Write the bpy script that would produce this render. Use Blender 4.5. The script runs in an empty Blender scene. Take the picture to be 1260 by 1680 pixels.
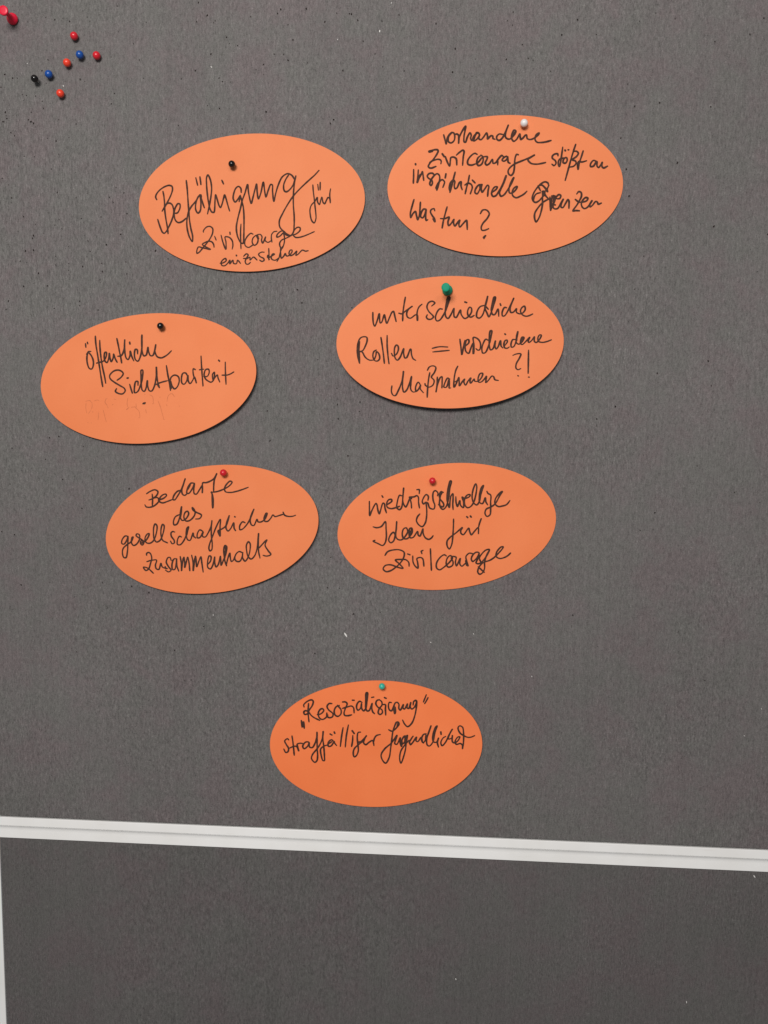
import bpy, bmesh, math, random
from mathutils import Matrix, Vector
random.seed(7)
S = bpy.context.scene
C = S.collection
MM = 0.001
BOARD_Z = 1.40                      # height of the board's origin above the floor, metres

# ---------------------------------------------------------------- camera
# board coordinates: x to the right, y up, z out of the felt (millimetres)
def bw(x, y, z=0.0):
    return Vector((x * MM, -z * MM, y * MM + BOARD_Z))
B2W = Matrix(((1, 0, 0), (0, 0, -1), (0, 1, 0)))
CAM_D = 657.181
CAM_R = Matrix([[0.9983391, -0.0213949, 0.0534904], [0.0157019, 0.9943828, 0.1046721], [-0.0554294, -0.1036584, 0.9930672]])
cam = bpy.data.cameras.new('camera')
cam.sensor_fit = 'VERTICAL'; cam.sensor_height = 24.0; cam.lens = 24.0 * 1262.0 / 1680.0
cam.clip_start = 0.02; cam.clip_end = 50.0
co = bpy.data.objects.new('camera', cam); C.objects.link(co)
m = (B2W @ CAM_R).to_4x4(); m.translation = bw(0, 0, CAM_D); co.matrix_world = m
S.camera = co

# ---------------------------------------------------------------- light
S.view_settings.view_transform = 'Standard'; S.view_settings.look = 'None'
S.view_settings.exposure = 0.0; S.view_settings.gamma = 1.0
W = bpy.data.worlds.new('World'); S.world = W; W.use_nodes = True
W.node_tree.nodes['Background'].inputs[0].default_value = (0.95, 0.97, 1.0, 1)
W.node_tree.nodes['Background'].inputs[1].default_value = 0.168
def lamp(name, pos, size, power, col):
    l = bpy.data.lights.new(name, 'AREA'); l.shape = 'RECTANGLE'; l.size = size[0]; l.size_y = size[1]
    l.energy = power; l.color = col
    o = bpy.data.objects.new(name, l); C.objects.link(o)
    o.location = bw(*pos)
    o.rotation_euler = (bw(0, -60, 0) - o.location).to_track_quat('-Z', 'Y').to_euler()
lamp('ceiling_lamp', (-240, 560, 1350), (0.50, 0.36), 19.5, (1.0, 0.970, 0.935))
lamp('second_ceiling_lamp', (520, 900, 1800), (0.40, 0.25), 4.0, (1.0, 0.97, 0.94))

# ---------------------------------------------------------------- materials
def srgb(r, g, b):
    f = lambda c: (c / 255 / 12.92) if c / 255 <= 0.04045 else ((c / 255 + 0.055) / 1.055) ** 2.4
    return (f(r), f(g), f(b), 1)
def mat(name):
    m = bpy.data.materials.new(name); m.use_nodes = True
    nt = m.node_tree; return m, nt, nt.nodes['Principled BSDF']
def node(nt, t, **k):
    n = nt.nodes.new(t)
    for a, v in k.items(): setattr(n, a, v)
    return n
def noise(nt, vec, scale, detail=2.0, rough=0.5):
    n = node(nt, 'ShaderNodeTexNoise'); n.inputs['Scale'].default_value = scale
    n.inputs['Detail'].default_value = detail; n.inputs['Roughness'].default_value = rough
    nt.links.new(vec, n.inputs['Vector']); return n.outputs['Fac']
def mapping(nt, scale, rot=(0, 0, 0)):
    t = node(nt, 'ShaderNodeTexCoord'); mp = node(nt, 'ShaderNodeMapping')
    mp.inputs['Scale'].default_value = scale; mp.inputs['Rotation'].default_value = rot
    mp.inputs['Location'].default_value = (13.37, 7.43, 5.61)
    nt.links.new(t.outputs['Object'], mp.inputs['Vector']); return mp.outputs['Vector']
def ramp(nt, fac, stops):
    r = node(nt, 'ShaderNodeValToRGB'); e = r.color_ramp.elements
    while len(e) < len(stops): e.new(0.5)
    for x, (p, c) in zip(e, stops): x.position = p; x.color = c
    nt.links.new(fac, r.inputs[0]); return r.outputs[0]
def mix(nt, mode, fac, a, b):
    n = node(nt, 'ShaderNodeMix', data_type='RGBA', blend_type=mode)
    for s, v in ((n.inputs[0], fac), (n.inputs[6], a), (n.inputs[7], b)):
        if isinstance(v, (int, float, tuple)): s.default_value = v
        else: nt.links.new(v, s)
    return n.outputs[2]
def math_(nt, op, a, b):
    n = node(nt, 'ShaderNodeMath', operation=op)
    for s, v in ((n.inputs[0], a), (n.inputs[1], b)):
        if isinstance(v, (int, float)): s.default_value = v
        else: nt.links.new(v, s)
    return n.outputs[0]
g = lambda v: (v, v, v, 1)

def felt_material(name, base):
    m, nt, p = mat(name)
    p.inputs['Roughness'].default_value = 1.0; p.inputs['Specular IOR Level'].default_value = 0.05
    iso = mapping(nt, (1000, 1000, 1000))                      # object space in millimetres
    ver = mapping(nt, (1000, 1000, 300))                       # fibres combed upwards
    dia = mapping(nt, (1000, 1000, 420), (0, math.radians(-38), 0))
    fine = noise(nt, iso, 1.05, 3.0, 0.65)
    comb = noise(nt, ver, 0.85, 2.0, 0.6)
    comb2 = noise(nt, dia, 0.72, 2.0, 0.6)
    where = ramp(nt, noise(nt, iso, 0.0035, 2.0), [(0.42, g(0)), (0.6, g(1))])
    combed = mix(nt, 'MIX', where, comb, comb2)
    grain = mix(nt, 'MIX', 0.5, fine, combed)
    speck = ramp(nt, grain, [(0.29, g(0.42)), (0.41, g(0.80)), (0.50, g(1.0)), (0.59, g(1.18)), (0.70, g(1.75))])
    blotch = ramp(nt, noise(nt, iso, 0.022, 5.0, 0.7), [(0.38, (1.025, 0.955, 0.98, 1)), (0.5, g(1.0)), (0.62, (0.965, 1.005, 0.98, 1))])
    patch = ramp(nt, noise(nt, iso, 0.006, 3.0), [(0.3, g(0.96)), (0.7, g(1.04))])
    c = mix(nt, 'MULTIPLY', 1.0, base, speck)
    c = mix(nt, 'MULTIPLY', 1.0, c, blotch)
    c = mix(nt, 'MULTIPLY', 1.0, c, patch)
    rib = ramp(nt, noise(nt, mapping(nt, (1000, 1000, 9)), 0.42, 2.0, 0.7), [(0.34, g(0.965)), (0.5, g(1.0)), (0.66, g(1.04))])
    c = mix(nt, 'MULTIPLY', 1.0, c, rib)
    nt.links.new(c, p.inputs['Base Color'])
    b = node(nt, 'ShaderNodeBump'); b.inputs['Strength'].default_value = 0.75; b.inputs['Distance'].default_value = 0.00045
    nt.links.new(grain, b.inputs['Height']); nt.links.new(b.outputs[0], p.inputs['Normal'])
    return m
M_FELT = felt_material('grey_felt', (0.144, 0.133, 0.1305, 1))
M_FELT2 = felt_material('shaded_grey_felt', (0.121, 0.112, 0.110, 1))  # same grey felt, the light's falloff toward the bottom put into its colour

def paper_material():
    m, nt, p = mat('orange_card')
    p.inputs['Roughness'].default_value = 0.62; p.inputs['Specular IOR Level'].default_value = 0.25
    iso = mapping(nt, (1000, 1000, 1000))
    fine = ramp(nt, noise(nt, iso, 0.9, 3.0, 0.7), [(0.3, g(0.975)), (0.7, g(1.025))])
    soft = ramp(nt, noise(nt, iso, 0.022, 2.0), [(0.3, (0.98, 0.95, 0.92, 1)), (0.7, (1.015, 1.045, 1.08, 1))])
    oi = node(nt, 'ShaderNodeAttribute', attribute_type='OBJECT', attribute_name='["tint"]')
    base = mix(nt, 'MIX', oi.outputs['Fac'], (0.740, 0.215, 0.080, 1), (0.96, 0.220, 0.068, 1))
    c = mix(nt, 'MULTIPLY', 1.0, base, fine); c = mix(nt, 'MULTIPLY', 1.0, c, soft)
    nt.links.new(c, p.inputs['Base Color'])
    b = node(nt, 'ShaderNodeBump'); b.inputs['Strength'].default_value = 0.25; b.inputs['Distance'].default_value = 0.00005
    nt.links.new(noise(nt, iso, 1.6, 2.0), b.inputs['Height']); nt.links.new(b.outputs[0], p.inputs['Normal'])
    return m
M_CARD = paper_material()

def plain(name, col, rough=0.5, spec=0.5, var=0.06, scale=0.4):
    m, nt, p = mat(name)
    p.inputs['Roughness'].default_value = rough; p.inputs['Specular IOR Level'].default_value = spec
    n = ramp(nt, noise(nt, mapping(nt, (1000, 1000, 1000)), scale, 3.0), [(0.3, g(1 - var)), (0.7, g(1 + var))])
    nt.links.new(mix(nt, 'MULTIPLY', 1.0, col, n), p.inputs['Base Color'])
    return m
M_INK = plain('brown_black_ink', (0.062, 0.030, 0.022, 1), 0.8, 0.1, 0.22, 0.25)
M_FAINT = plain('erased_ink', (0.60, 0.172, 0.068, 1), 0.7, 0.2, 0.1, 0.8)
def frame_material():
    m, nt, p = mat('white_lacquer')
    p.inputs['Roughness'].default_value = 0.36
    iso = mapping(nt, (1000, 1000, 1000)); lng = mapping(nt, (60, 1000, 1000))
    soft = ramp(nt, noise(nt, iso, 0.02, 4.0, 0.6), [(0.35, (0.955, 0.95, 0.94, 1)), (0.6, g(1.0))])
    spots = ramp(nt, noise(nt, iso, 0.42, 2.0, 0.5), [(0.17, (0.55, 0.52, 0.48, 1)), (0.22, g(1.0))])
    scuff = ramp(nt, noise(nt, lng, 0.55, 2.0, 0.5), [(0.26, (0.90, 0.89, 0.87, 1)), (0.32, g(1.0))])
    c = mix(nt, 'MULTIPLY', 1.0, (0.93, 0.92, 0.905, 1), soft); c = mix(nt, 'MULTIPLY', 1.0, c, spots); c = mix(nt, 'MULTIPLY', 0.7, c, scuff)
    nt.links.new(c, p.inputs['Base Color'])
    b = node(nt, 'ShaderNodeBump'); b.inputs['Strength'].default_value = 0.2; b.inputs['Distance'].default_value = 0.0001
    nt.links.new(noise(nt, iso, 0.3, 3.0), b.inputs['Height']); nt.links.new(b.outputs[0], p.inputs['Normal'])
    return m
M_FRAME = frame_material()
M_HOLE = plain('pinhole_shade', (0.022, 0.017, 0.016, 1), 1.0, 0.0)
M_LINT = plain('pale_lint', (0.75, 0.73, 0.70, 1), 0.9, 0.1)
M_STEEL = plain('pin_steel', (0.55, 0.54, 0.52, 1), 0.3, 0.5); M_STEEL.node_tree.nodes['Principled BSDF'].inputs['Metallic'].default_value = 1.0
def plastic(name, col, rough=0.32):
    m = plain(name, col, rough, 0.5, 0.04, 0.5)
    p = m.node_tree.nodes['Principled BSDF']; p.inputs['Coat Weight'].default_value = 0.12; p.inputs['Coat Roughness'].default_value = 0.08
    return m
PLASTIC = {'red': plastic('red_plastic', srgb(205, 28, 42)), 'orange': plastic('orange_red_plastic', srgb(228, 62, 38)),
           'blue': plastic('blue_plastic', srgb(16, 72, 150)), 'black': plastic('black_plastic', srgb(16, 13, 12), 0.15),
           'white': plastic('white_plastic', srgb(226, 222, 220)), 'teal': plastic('teal_plastic', srgb(60, 178, 156)),
           'green': plain('green_plastic', srgb(22, 142, 110), 0.55, 0.15), 'pinkred': plain('crimson_plastic', srgb(222, 30, 60), 0.35, 0.3)}

# ---------------------------------------------------------------- mesh helpers
def mesh_obj(name, verts, faces, material, parent=None, smooth=False, mw=None):
    me = bpy.data.meshes.new(name); me.from_pydata(verts, [], faces); me.update()
    me.materials.append(material)
    if smooth: me.polygons.foreach_set('use_smooth', [True] * len(me.polygons))
    o = bpy.data.objects.new(name, me); C.objects.link(o)
    if parent is not None: o.parent = parent
    if mw is not None: o.matrix_world = mw
    return o
def bm_obj(name, bm, material, parent=None, smooth=False):
    me = bpy.data.meshes.new(name); bm.to_mesh(me); bm.free(); me.materials.append(material)
    if smooth: me.polygons.foreach_set('use_smooth', [True] * len(me.polygons))
    o = bpy.data.objects.new(name, me); C.objects.link(o)
    if parent is not None: o.parent = parent
    return o
def thing(name, label, cat, x, y, rot=0.0, group=None):
    o = bpy.data.objects.new(name, None); C.objects.link(o)
    o.empty_display_size = 0.01
    r = B2W @ Matrix.Rotation(rot, 3, 'Z')
    mw = r.to_4x4(); mw.translation = bw(x, y, 0); o.matrix_world = mw
    o['label'] = label; o['category'] = cat
    if group: o['group'] = group
    return o

# ---------------------------------------------------------------- the pinboard (local axes: x right, y up, z out, metres)
board = thing('pinboard', 'folding grey felt pinboard in a white frame, behind all the orange cards', 'pinboard', 0, 0)
XL, XR = -389.3, 806.0            # inner edges of the side stiles
YU, YL = 372.0, -381.4            # inner edge of the top rail, lower edge of the lower panel's top rail
FOLD = -2.0                       # the lower frame hangs a little further back
def box_mm(bm, x0, x1, y0, y1, z0, z1, bev=0.0):
    vs = [bm.verts.new((x * MM, y * MM, z * MM)) for x in (x0, x1) for y in (y0, y1) for z in (z0, z1)]
    q = lambda *i: bm.faces.new([vs[k] for k in i])
    fs = [q(0, 1, 3, 2), q(4, 6, 7, 5), q(0, 4, 5, 1), q(2, 3, 7, 6), q(0, 2, 6, 4), q(1, 5, 7, 3)]
    if bev:
        ed = list({e for f in fs for e in f.edges})
        bmesh.ops.bevel(bm, geom=ed, offset=bev * MM, segments=2, affect='EDGES', profile=0.6)
def felt_panel(y0, y1, material, z=0.0):
    bm = bmesh.new(); box_mm(bm, XL + 0.9, XR - 0.9, y0, y1, z - 12.0, z, 0.5)
    o = bm_obj('felt_panel', bm, material, board)
    return o
# felt in the board's own axes: fibres are combed along local y, so the sheet is turned to make that its z
def turned(o):
    o.data.transform(Matrix.Rotation(math.radians(90), 4, 'X'))
    o.matrix_parent_inverse = Matrix.Identity(4)
    o.rotation_euler = (math.radians(-90), 0, 0)
    return o
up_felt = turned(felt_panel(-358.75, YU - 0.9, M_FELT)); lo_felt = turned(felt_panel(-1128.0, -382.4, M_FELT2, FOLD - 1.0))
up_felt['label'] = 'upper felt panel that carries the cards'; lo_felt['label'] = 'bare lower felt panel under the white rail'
def extrude_x(name, prof, x0, x1):
    n = len(prof)
    vs = [(x * MM, y * MM, z * MM) for x in (x0, x1) for y, z in prof]
    fs = [(i, (i + 1) % n, n + (i + 1) % n, n + i) for i in range(n)] + [tuple(range(n))[::-1], tuple(range(n, 2 * n))]
    return mesh_obj(name, vs, fs, M_FRAME, board)
def extrude_y(name, prof, y0, y1):
    n = len(prof)
    vs = [(x * MM, y * MM, z * MM) for y in (y0, y1) for x, z in prof]
    fs = [(i, (i + 1) % n, n + (i + 1) % n, n + i) for i in range(n)] + [tuple(range(n))[::-1], tuple(range(n, 2 * n))]
    return mesh_obj(name, vs, fs, M_FRAME, board)
def arc(cy, cz, r, a0, a1, n=7):
    return [(cy + r * math.cos(math.radians(a0 + (a1 - a0) * i / n)), cz + r * math.sin(math.radians(a0 + (a1 - a0) * i / n))) for i in range(n + 1)]
# lower rail of the upper frame: flat face, crisp rounded lips
rail = extrude_x('upper_rail', [(-361.6, -14), (-361.6, -0.5), (-360.0, -0.5)] + arc(-360.4, 0.25, 0.4, 0, 90, 4) + arc(-367.65, 0.35, 0.3, 90, 180, 3) + [(-367.95, -14)], XL - 12.5, XR + 12.5)
# upper rail of the lower frame: rolls away into the joint, then runs flat
lrail = extrude_x('lower_rail', [(-368.55, -14), (-368.55, -0.45)] + [(-368.7, -0.35), (-369.0, -0.62), (-369.5, -0.98), (-370.1, -1.33), (-370.9, -1.65), (-371.9, -1.88), (-373.2, -2.0)] + arc(-380.9, -2.5, 0.5, 90, 180, 4) + [(-381.4, -3.4), (-380.4, -3.4), (-380.4, -14)], XL - 12.5, XR + 12.5)
stile_prof = [(XL - 12.5, -14)] + [(XL - 12.5, 0.4)] + [(XL - 11.9, 1.0), (XL - 0.7, 1.0), (XL - 0.2, 0.8), (XL, 0.4)] + [(XL, -14)]
mirror = [(XL + XR - x, z) for x, z in reversed(stile_prof)]
for prof in (stile_prof, mirror):
    extrude_y('side_stile', prof, -359.95, YU + 12)
    extrude_y('side_stile', [(x, z + FOLD - 1.0) for x, z in prof], -1140.0, -381.45)
extrude_x('end_rail', [(YU + 12.5, -14), (YU + 12.5, 1.0), (YU + 0.6, 1.0), (YU, 0.4), (YU, -14)], XL, XR)
extrude_x('end_rail', [(-1127, -14), (-1127, -2.0), (-1139.4, -2.0), (-1140, -2.6), (-1140, -14)], XL, XR)

# scars left by old pins: a ragged dark mouth with a little raised fuzz on its lower lip
HOLES = [[-261.1, 343.0], [-321.2, 335.0], [-313.7, 333.1], [-306.8, 334.2], [-301.2, 331.6], [-284.1, 331.7], [-236.9, 330.2], [-193.5, 344.6], [-183.9, 332.2], [-195.0, 330.1], [-180.9, 329.2], [-179.5, 330.6], [-150.3, 333.5], [-186.2, 335.0], [-247.8, 313.6], [-305.8, 307.2], [-325.8, 293.3], [-183.4, 304.7], [-161.1, 311.3], [-243.2, 300.9], [-170.3, 317.9], [-167.9, 312.9], [-196.4, 292.2], [-208.3, 285.8], [-176.8, 286.2], [-167.5, 282.9], [-173.9, 283.5], [-293.5, 286.0], [-289.6, 284.7], [-264.8, 274.9], [-267.6, 266.6], [-239.9, 286.7], [-176.6, 262.3], [-186.5, 264.8], [-221.4, 254.2], [-157.7, 246.2], [-211.2, 249.2], [-325.5, 263.4], [-326.2, 269.2], [-332.0, 273.3], [-343.4, 274.5], [-339.8, 273.8], [-357.7, 290.6], [-351.2, 287.6], [-322.5, 283.4], [-320.3, 301.8], [-336.2, 260.4], [-336.1, 252.8], [-334.4, 251.6], [-354.3, 244.2], [-358.3, 260.5], [-357.8, 257.8], [-359.8, 252.9], [-338.7, 254.4], [-312.6, 254.3], [-297.9, 250.9], [-347.2, 287.6], [-361.4, 280.5], [-125.7, 338.6], [-128.3, 335.6], [-104.8, 338.8], [-79.9, 335.3], [-68.0, 334.3], [-69.7, 334.7], [-29.6, 333.2], [-119.7, 326.9], [-89.8, 328.7], [0.3, 326.3], [-43.3, 328.8], [-63.0, 329.6], [57.3, 327.7], [-115.6, 315.2], [-58.4, 313.6], [16.1, 306.9], [57.3, 298.5], [-123.1, 304.1], [-131.0, 304.4], [-119.7, 299.4], [-126.4, 296.9], [-140.0, 296.4], [-103.5, 297.4], [-146.1, 292.5], [-139.7, 288.7], [-74.5, 291.1], [-42.1, 293.7], [-48.5, 303.7], [-24.6, 290.4], [14.5, 289.3], [30.2, 285.9], [43.1, 267.8], [18.0, 261.7], [-137.7, 259.5], [-84.5, 250.1], [-81.8, 253.1], [-30.0, 262.6], [61.3, 324.5], [61.6, 334.2], [100.7, 316.5], [112.6, 327.8], [127.9, 316.7], [173.7, 332.2], [188.9, 327.8], [161.4, 326.2], [220.7, 310.2], [247.6, 315.3], [74.8, 299.1], [78.7, 297.7], [69.6, 309.6], [154.4, 278.9], [160.7, 261.9], [180.1, 264.5], [220.4, 261.2], [92.9, 289.3], [257.5, 327.3], [-358.3, 260.3], [-351.8, 258.1], [-357.3, 255.6], [-360.7, 252.9], [-337.0, 252.8], [-334.5, 250.9], [-354.2, 244.2], [-351.1, 241.7], [-322.7, 239.5], [-315.5, 237.3], [-304.3, 240.2], [-313.7, 226.8], [-343.4, 225.3], [-334.6, 224.7], [-320.4, 214.8], [-221.4, 254.3], [-267.8, 266.6], [-325.4, 263.3], [-326.3, 268.9], [-363.1, 207.3], [-358.0, 202.0], [-355.4, 191.5], [-315.7, 195.9], [-289.9, 195.2], [-270.8, 191.7], [-258.4, 195.4], [-265.0, 199.7], [-267.7, 187.7], [-256.0, 178.5], [-261.7, 161.7], [-278.5, 175.9], [-295.4, 174.6], [-314.8, 173.8], [-318.7, 169.1], [-312.4, 166.1], [-335.5, 169.7], [-345.5, 176.0], [-350.7, 164.0], [-328.6, 162.5], [-337.4, 160.4], [-338.4, 158.2], [-307.2, 151.7], [-288.5, 147.6], [-291.3, 143.3], [-290.1, 156.1], [-345.0, 147.6], [-337.8, 148.5], [-349.8, 139.4], [-318.6, 143.4], [-307.3, 137.6], [-307.5, 131.7], [-295.2, 135.0], [-278.7, 137.9], [-278.2, 130.8], [-257.8, 139.0], [-257.1, 129.1], [-274.3, 153.0], [-232.0, 148.3], [-221.4, 141.8], [-326.6, 118.8], [-347.5, 118.3], [-361.4, 106.0], [-363.8, 98.7], [-321.1, 100.0], [-298.6, 106.0], [-298.6, 102.2], [-282.6, 98.9], [-299.5, 191.5], [-318.7, 136.2], [-334.0, 129.1], [196.7, 218.2], [150.8, 237.6], [156.3, 213.4], [159.6, 192.5], [228.2, 168.8], [173.7, 145.3], [167.7, 119.0], [118.4, 120.5], [264.9, 133.5], [238.7, 53.6], [233.8, 41.4], [189.5, 51.2], [156.5, 23.2], [141.6, 12.5], [230.2, 61.3], [271.3, 162.8], [-76.6, 21.2], [-57.7, 16.3], [-57.2, 24.0], [-75.6, 9.7], [-134.5, -10.0], [-136.8, 15.5], [-62.1, -11.5], [-67.1, -21.7], [-83.8, -136.8], [-61.0, -159.7], [-94.5, -195.9], [-81.0, -109.8], [-362.7, -20.1], [-320.2, -9.1], [-328.6, -10.5], [-298.5, -17.6], [-332.9, -29.2], [-365.5, -51.6], [-318.0, -46.6], [-301.3, -71.8], [-319.2, -76.1], [-258.7, -53.8], [-363.1, -96.5], [-358.5, -141.8], [-280.4, -160.2], [-284.3, -137.7], [-309.6, -201.4], [-324.4, -225.9], [-258.1, -140.1], [-374.6, -94.1], [-46.5, -140.7], [-242.6, -145.2], [-193.6, -174.6], [-220.1, -197.3], [-211.2, -224.6], [-205.5, -224.0], [-60.3, -159.5], [-73.4, -136.9], [-37.4, -157.4], [141.7, 12.8], [142.0, 7.1], [258.2, -46.5], [279.3, -54.6], [193.4, -65.0], [181.9, -80.4], [243.1, -208.9], [218.3, -167.2], [128.6, -155.0], [226.2, -25.0], [-111.1, 116.8], [-146.0, 108.7], [-107.4, 106.2], [-146.0, 114.8], [-65.0, 102.6], [-135.3, 63.5], [-93.6, 59.2], [-77.0, 35.5], [-76.6, 21.5], [-75.7, 9.8], [-134.5, -9.6], [-67.0, -21.5], [-298.8, 106.2], [-298.7, 102.7], [-282.8, 98.9], [-175.7, 117.0], [-146.0, 109.1], [-111.3, 116.6], [-107.3, 105.9], [-189.4, 99.8], [-65.1, 102.4]]
def pin_scars():
    V, Fc, V2, F2 = [], [], [], []
    pts = [(x, y, random.uniform(0.5, 0.95)) for x, y in HOLES]
    for _ in range(110):                                  # fainter ones, thick at the upper left
        x = -360 + abs(random.gauss(0, 130)); y = 345 - abs(random.gauss(0, 190))
        pts.append((x, y, random.uniform(0.22, 0.4)))
    for _ in range(25):
        pts.append((random.uniform(-350, 290), random.uniform(-340, 340), random.uniform(0.25, 0.45)))
    for x, y, s in pts:
        r = 0.78 * s; el = random.uniform(1.0, 1.9); a = random.uniform(-0.7, 0.7) + math.pi / 2
        n0 = len(V); k = 7
        V.append((x * MM, y * MM, 0.05 * MM))
        for i in range(k):
            t = 2 * math.pi * i / k; rr = r * random.uniform(0.6, 1.2)
            u, w = rr * el * math.cos(t), rr * math.sin(t)
            V.append(((x + u * math.cos(a) - w * math.sin(a)) * MM, (y + u * math.sin(a) + w * math.cos(a)) * MM, 0.07 * MM))
        Fc += [(n0, n0 + 1 + i, n0 + 1 + (i + 1) % k) for i in range(k)]
        if s > 0.5 and random.random() < 0.75:            # raised lip
            n0 = len(V2); k = 5
            for i in range(k):
                t = math.pi * (1.15 + 0.7 * i / (k - 1)) + random.uniform(-.2, .2)
                for q, z in ((1.0, 0.02), (1.35, 0.28 * s), (1.9, 0.0)):
                    V2.append(((x + r * q * math.cos(t)) * MM, (y + r * q * math.sin(t)) * MM, z * MM))
            for i in range(k - 1):
                for j in range(2):
                    b0 = n0 + i * 3 + j; F2.append((b0, b0 + 3, b0 + 4, b0 + 1))
    o = mesh_obj('pinholes', V, Fc, M_HOLE, board); o['kind'] = 'stuff'
    o = mesh_obj('raised_felt', V2, F2, M_FELT, board, True); o['kind'] = 'stuff'
pin_scars()
FLECKS = [[-338.2, 299.1, 0.6], [-308.0, 281.2, 0.8], [-183.1, 294.9, 0.7], [-45.0, 321.1, 1.1], [-79.1, 315.1, 0.6], [-36.0, 342.4, 0.6], [-67.4, -178.3, 1.7], [-185.0, -164.0, 0.8], [44.2, -174.1, 0.7], [7.2, -182.8, 0.7], [95.7, -210.3, 0.8], [279.3, -256.9, 0.6], [292.1, -232.4, 0.6], [297.4, -386.4, 1.2], [37.2, -499.0, 1.1], [245.4, -509.3, 0.9]]
def lint():
    V, Fc = [], []
    L = [(x, y, s) for x, y, s in FLECKS]
    for _ in range(5): L.append((random.uniform(-370, 310), random.uniform(-560, 345), random.uniform(0.14, 0.3)))
    for x, y, s in L:
        a = random.uniform(0.9, 2.2); l, w = 0.85 * s * random.uniform(0.8, 1.5), 0.42 * s; n = 6; n0 = len(V)
        for i in range(5):
            t = i / 4 - 0.5; bend = 0.25 * s * math.sin(3 * t)
            for j in range(3):
                q = (j - 1) * w * (1 - (2 * t) ** 2 * 0.7)
                u = 2 * l * t; v = q + bend
                V.append(((x + u * math.cos(a) - v * math.sin(a)) * MM, (y + u * math.sin(a) + v * math.cos(a)) * MM, (0.15 + (FOLD - 1.0 if y < -370 else 0) + (0.35 * s if j == 1 else 0)) * MM))
        for i in range(4):
            for j in range(2):
                b0 = n0 + i * 3 + j; Fc.append((b0, b0 + 1, b0 + 4, b0 + 3))
    o = mesh_obj('lint', V, Fc, M_LINT, board, True); o['kind'] = 'stuff'
lint()
def fibres():                                             # loose wool standing off the felt
    V, Fc = [], []
    for _ in range(26000):
        x = random.uniform(-384, 325); y = random.uniform(-575, 350)
        if -383.5 < y < -357.8 or x < -386.5: continue
        a = math.pi / 2 + random.gauss(0, 0.7) - (0.5 if x > 0 else 0.0); l = random.uniform(0.8, 2.2); w = random.uniform(0.035, 0.07)
        h = random.uniform(0.15, 0.45); n0 = len(V); k = random.uniform(-0.5, 0.5)
        for i in range(4):
            t = i / 3; aa = a + k * t
            cx = x + l * t * math.cos(aa); cy = y + l * t * math.sin(aa); z = (0.01 if y > -370 else FOLD - 0.99) + h * math.sin(math.pi * t * 0.9)
            ww = w * (1 - 0.6 * t)
            V.append(((cx - ww * math.sin(aa)) * MM, (cy + ww * math.cos(aa)) * MM, z * MM))
            V.append(((cx + ww * math.sin(aa)) * MM, (cy - ww * math.cos(aa)) * MM, z * MM))
        for i in range(3):
            b0 = n0 + 2 * i; Fc.append((b0, b0 + 1, b0 + 3, b0 + 2))
    o = mesh_obj('wool_fibres', V, Fc, M_WOOL, board); o['kind'] = 'stuff'
M_WOOL = plain('loose_wool', (0.21, 0.195, 0.19, 1), 1.0, 0.05, 0.4, 0.3)
fibres()

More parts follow.
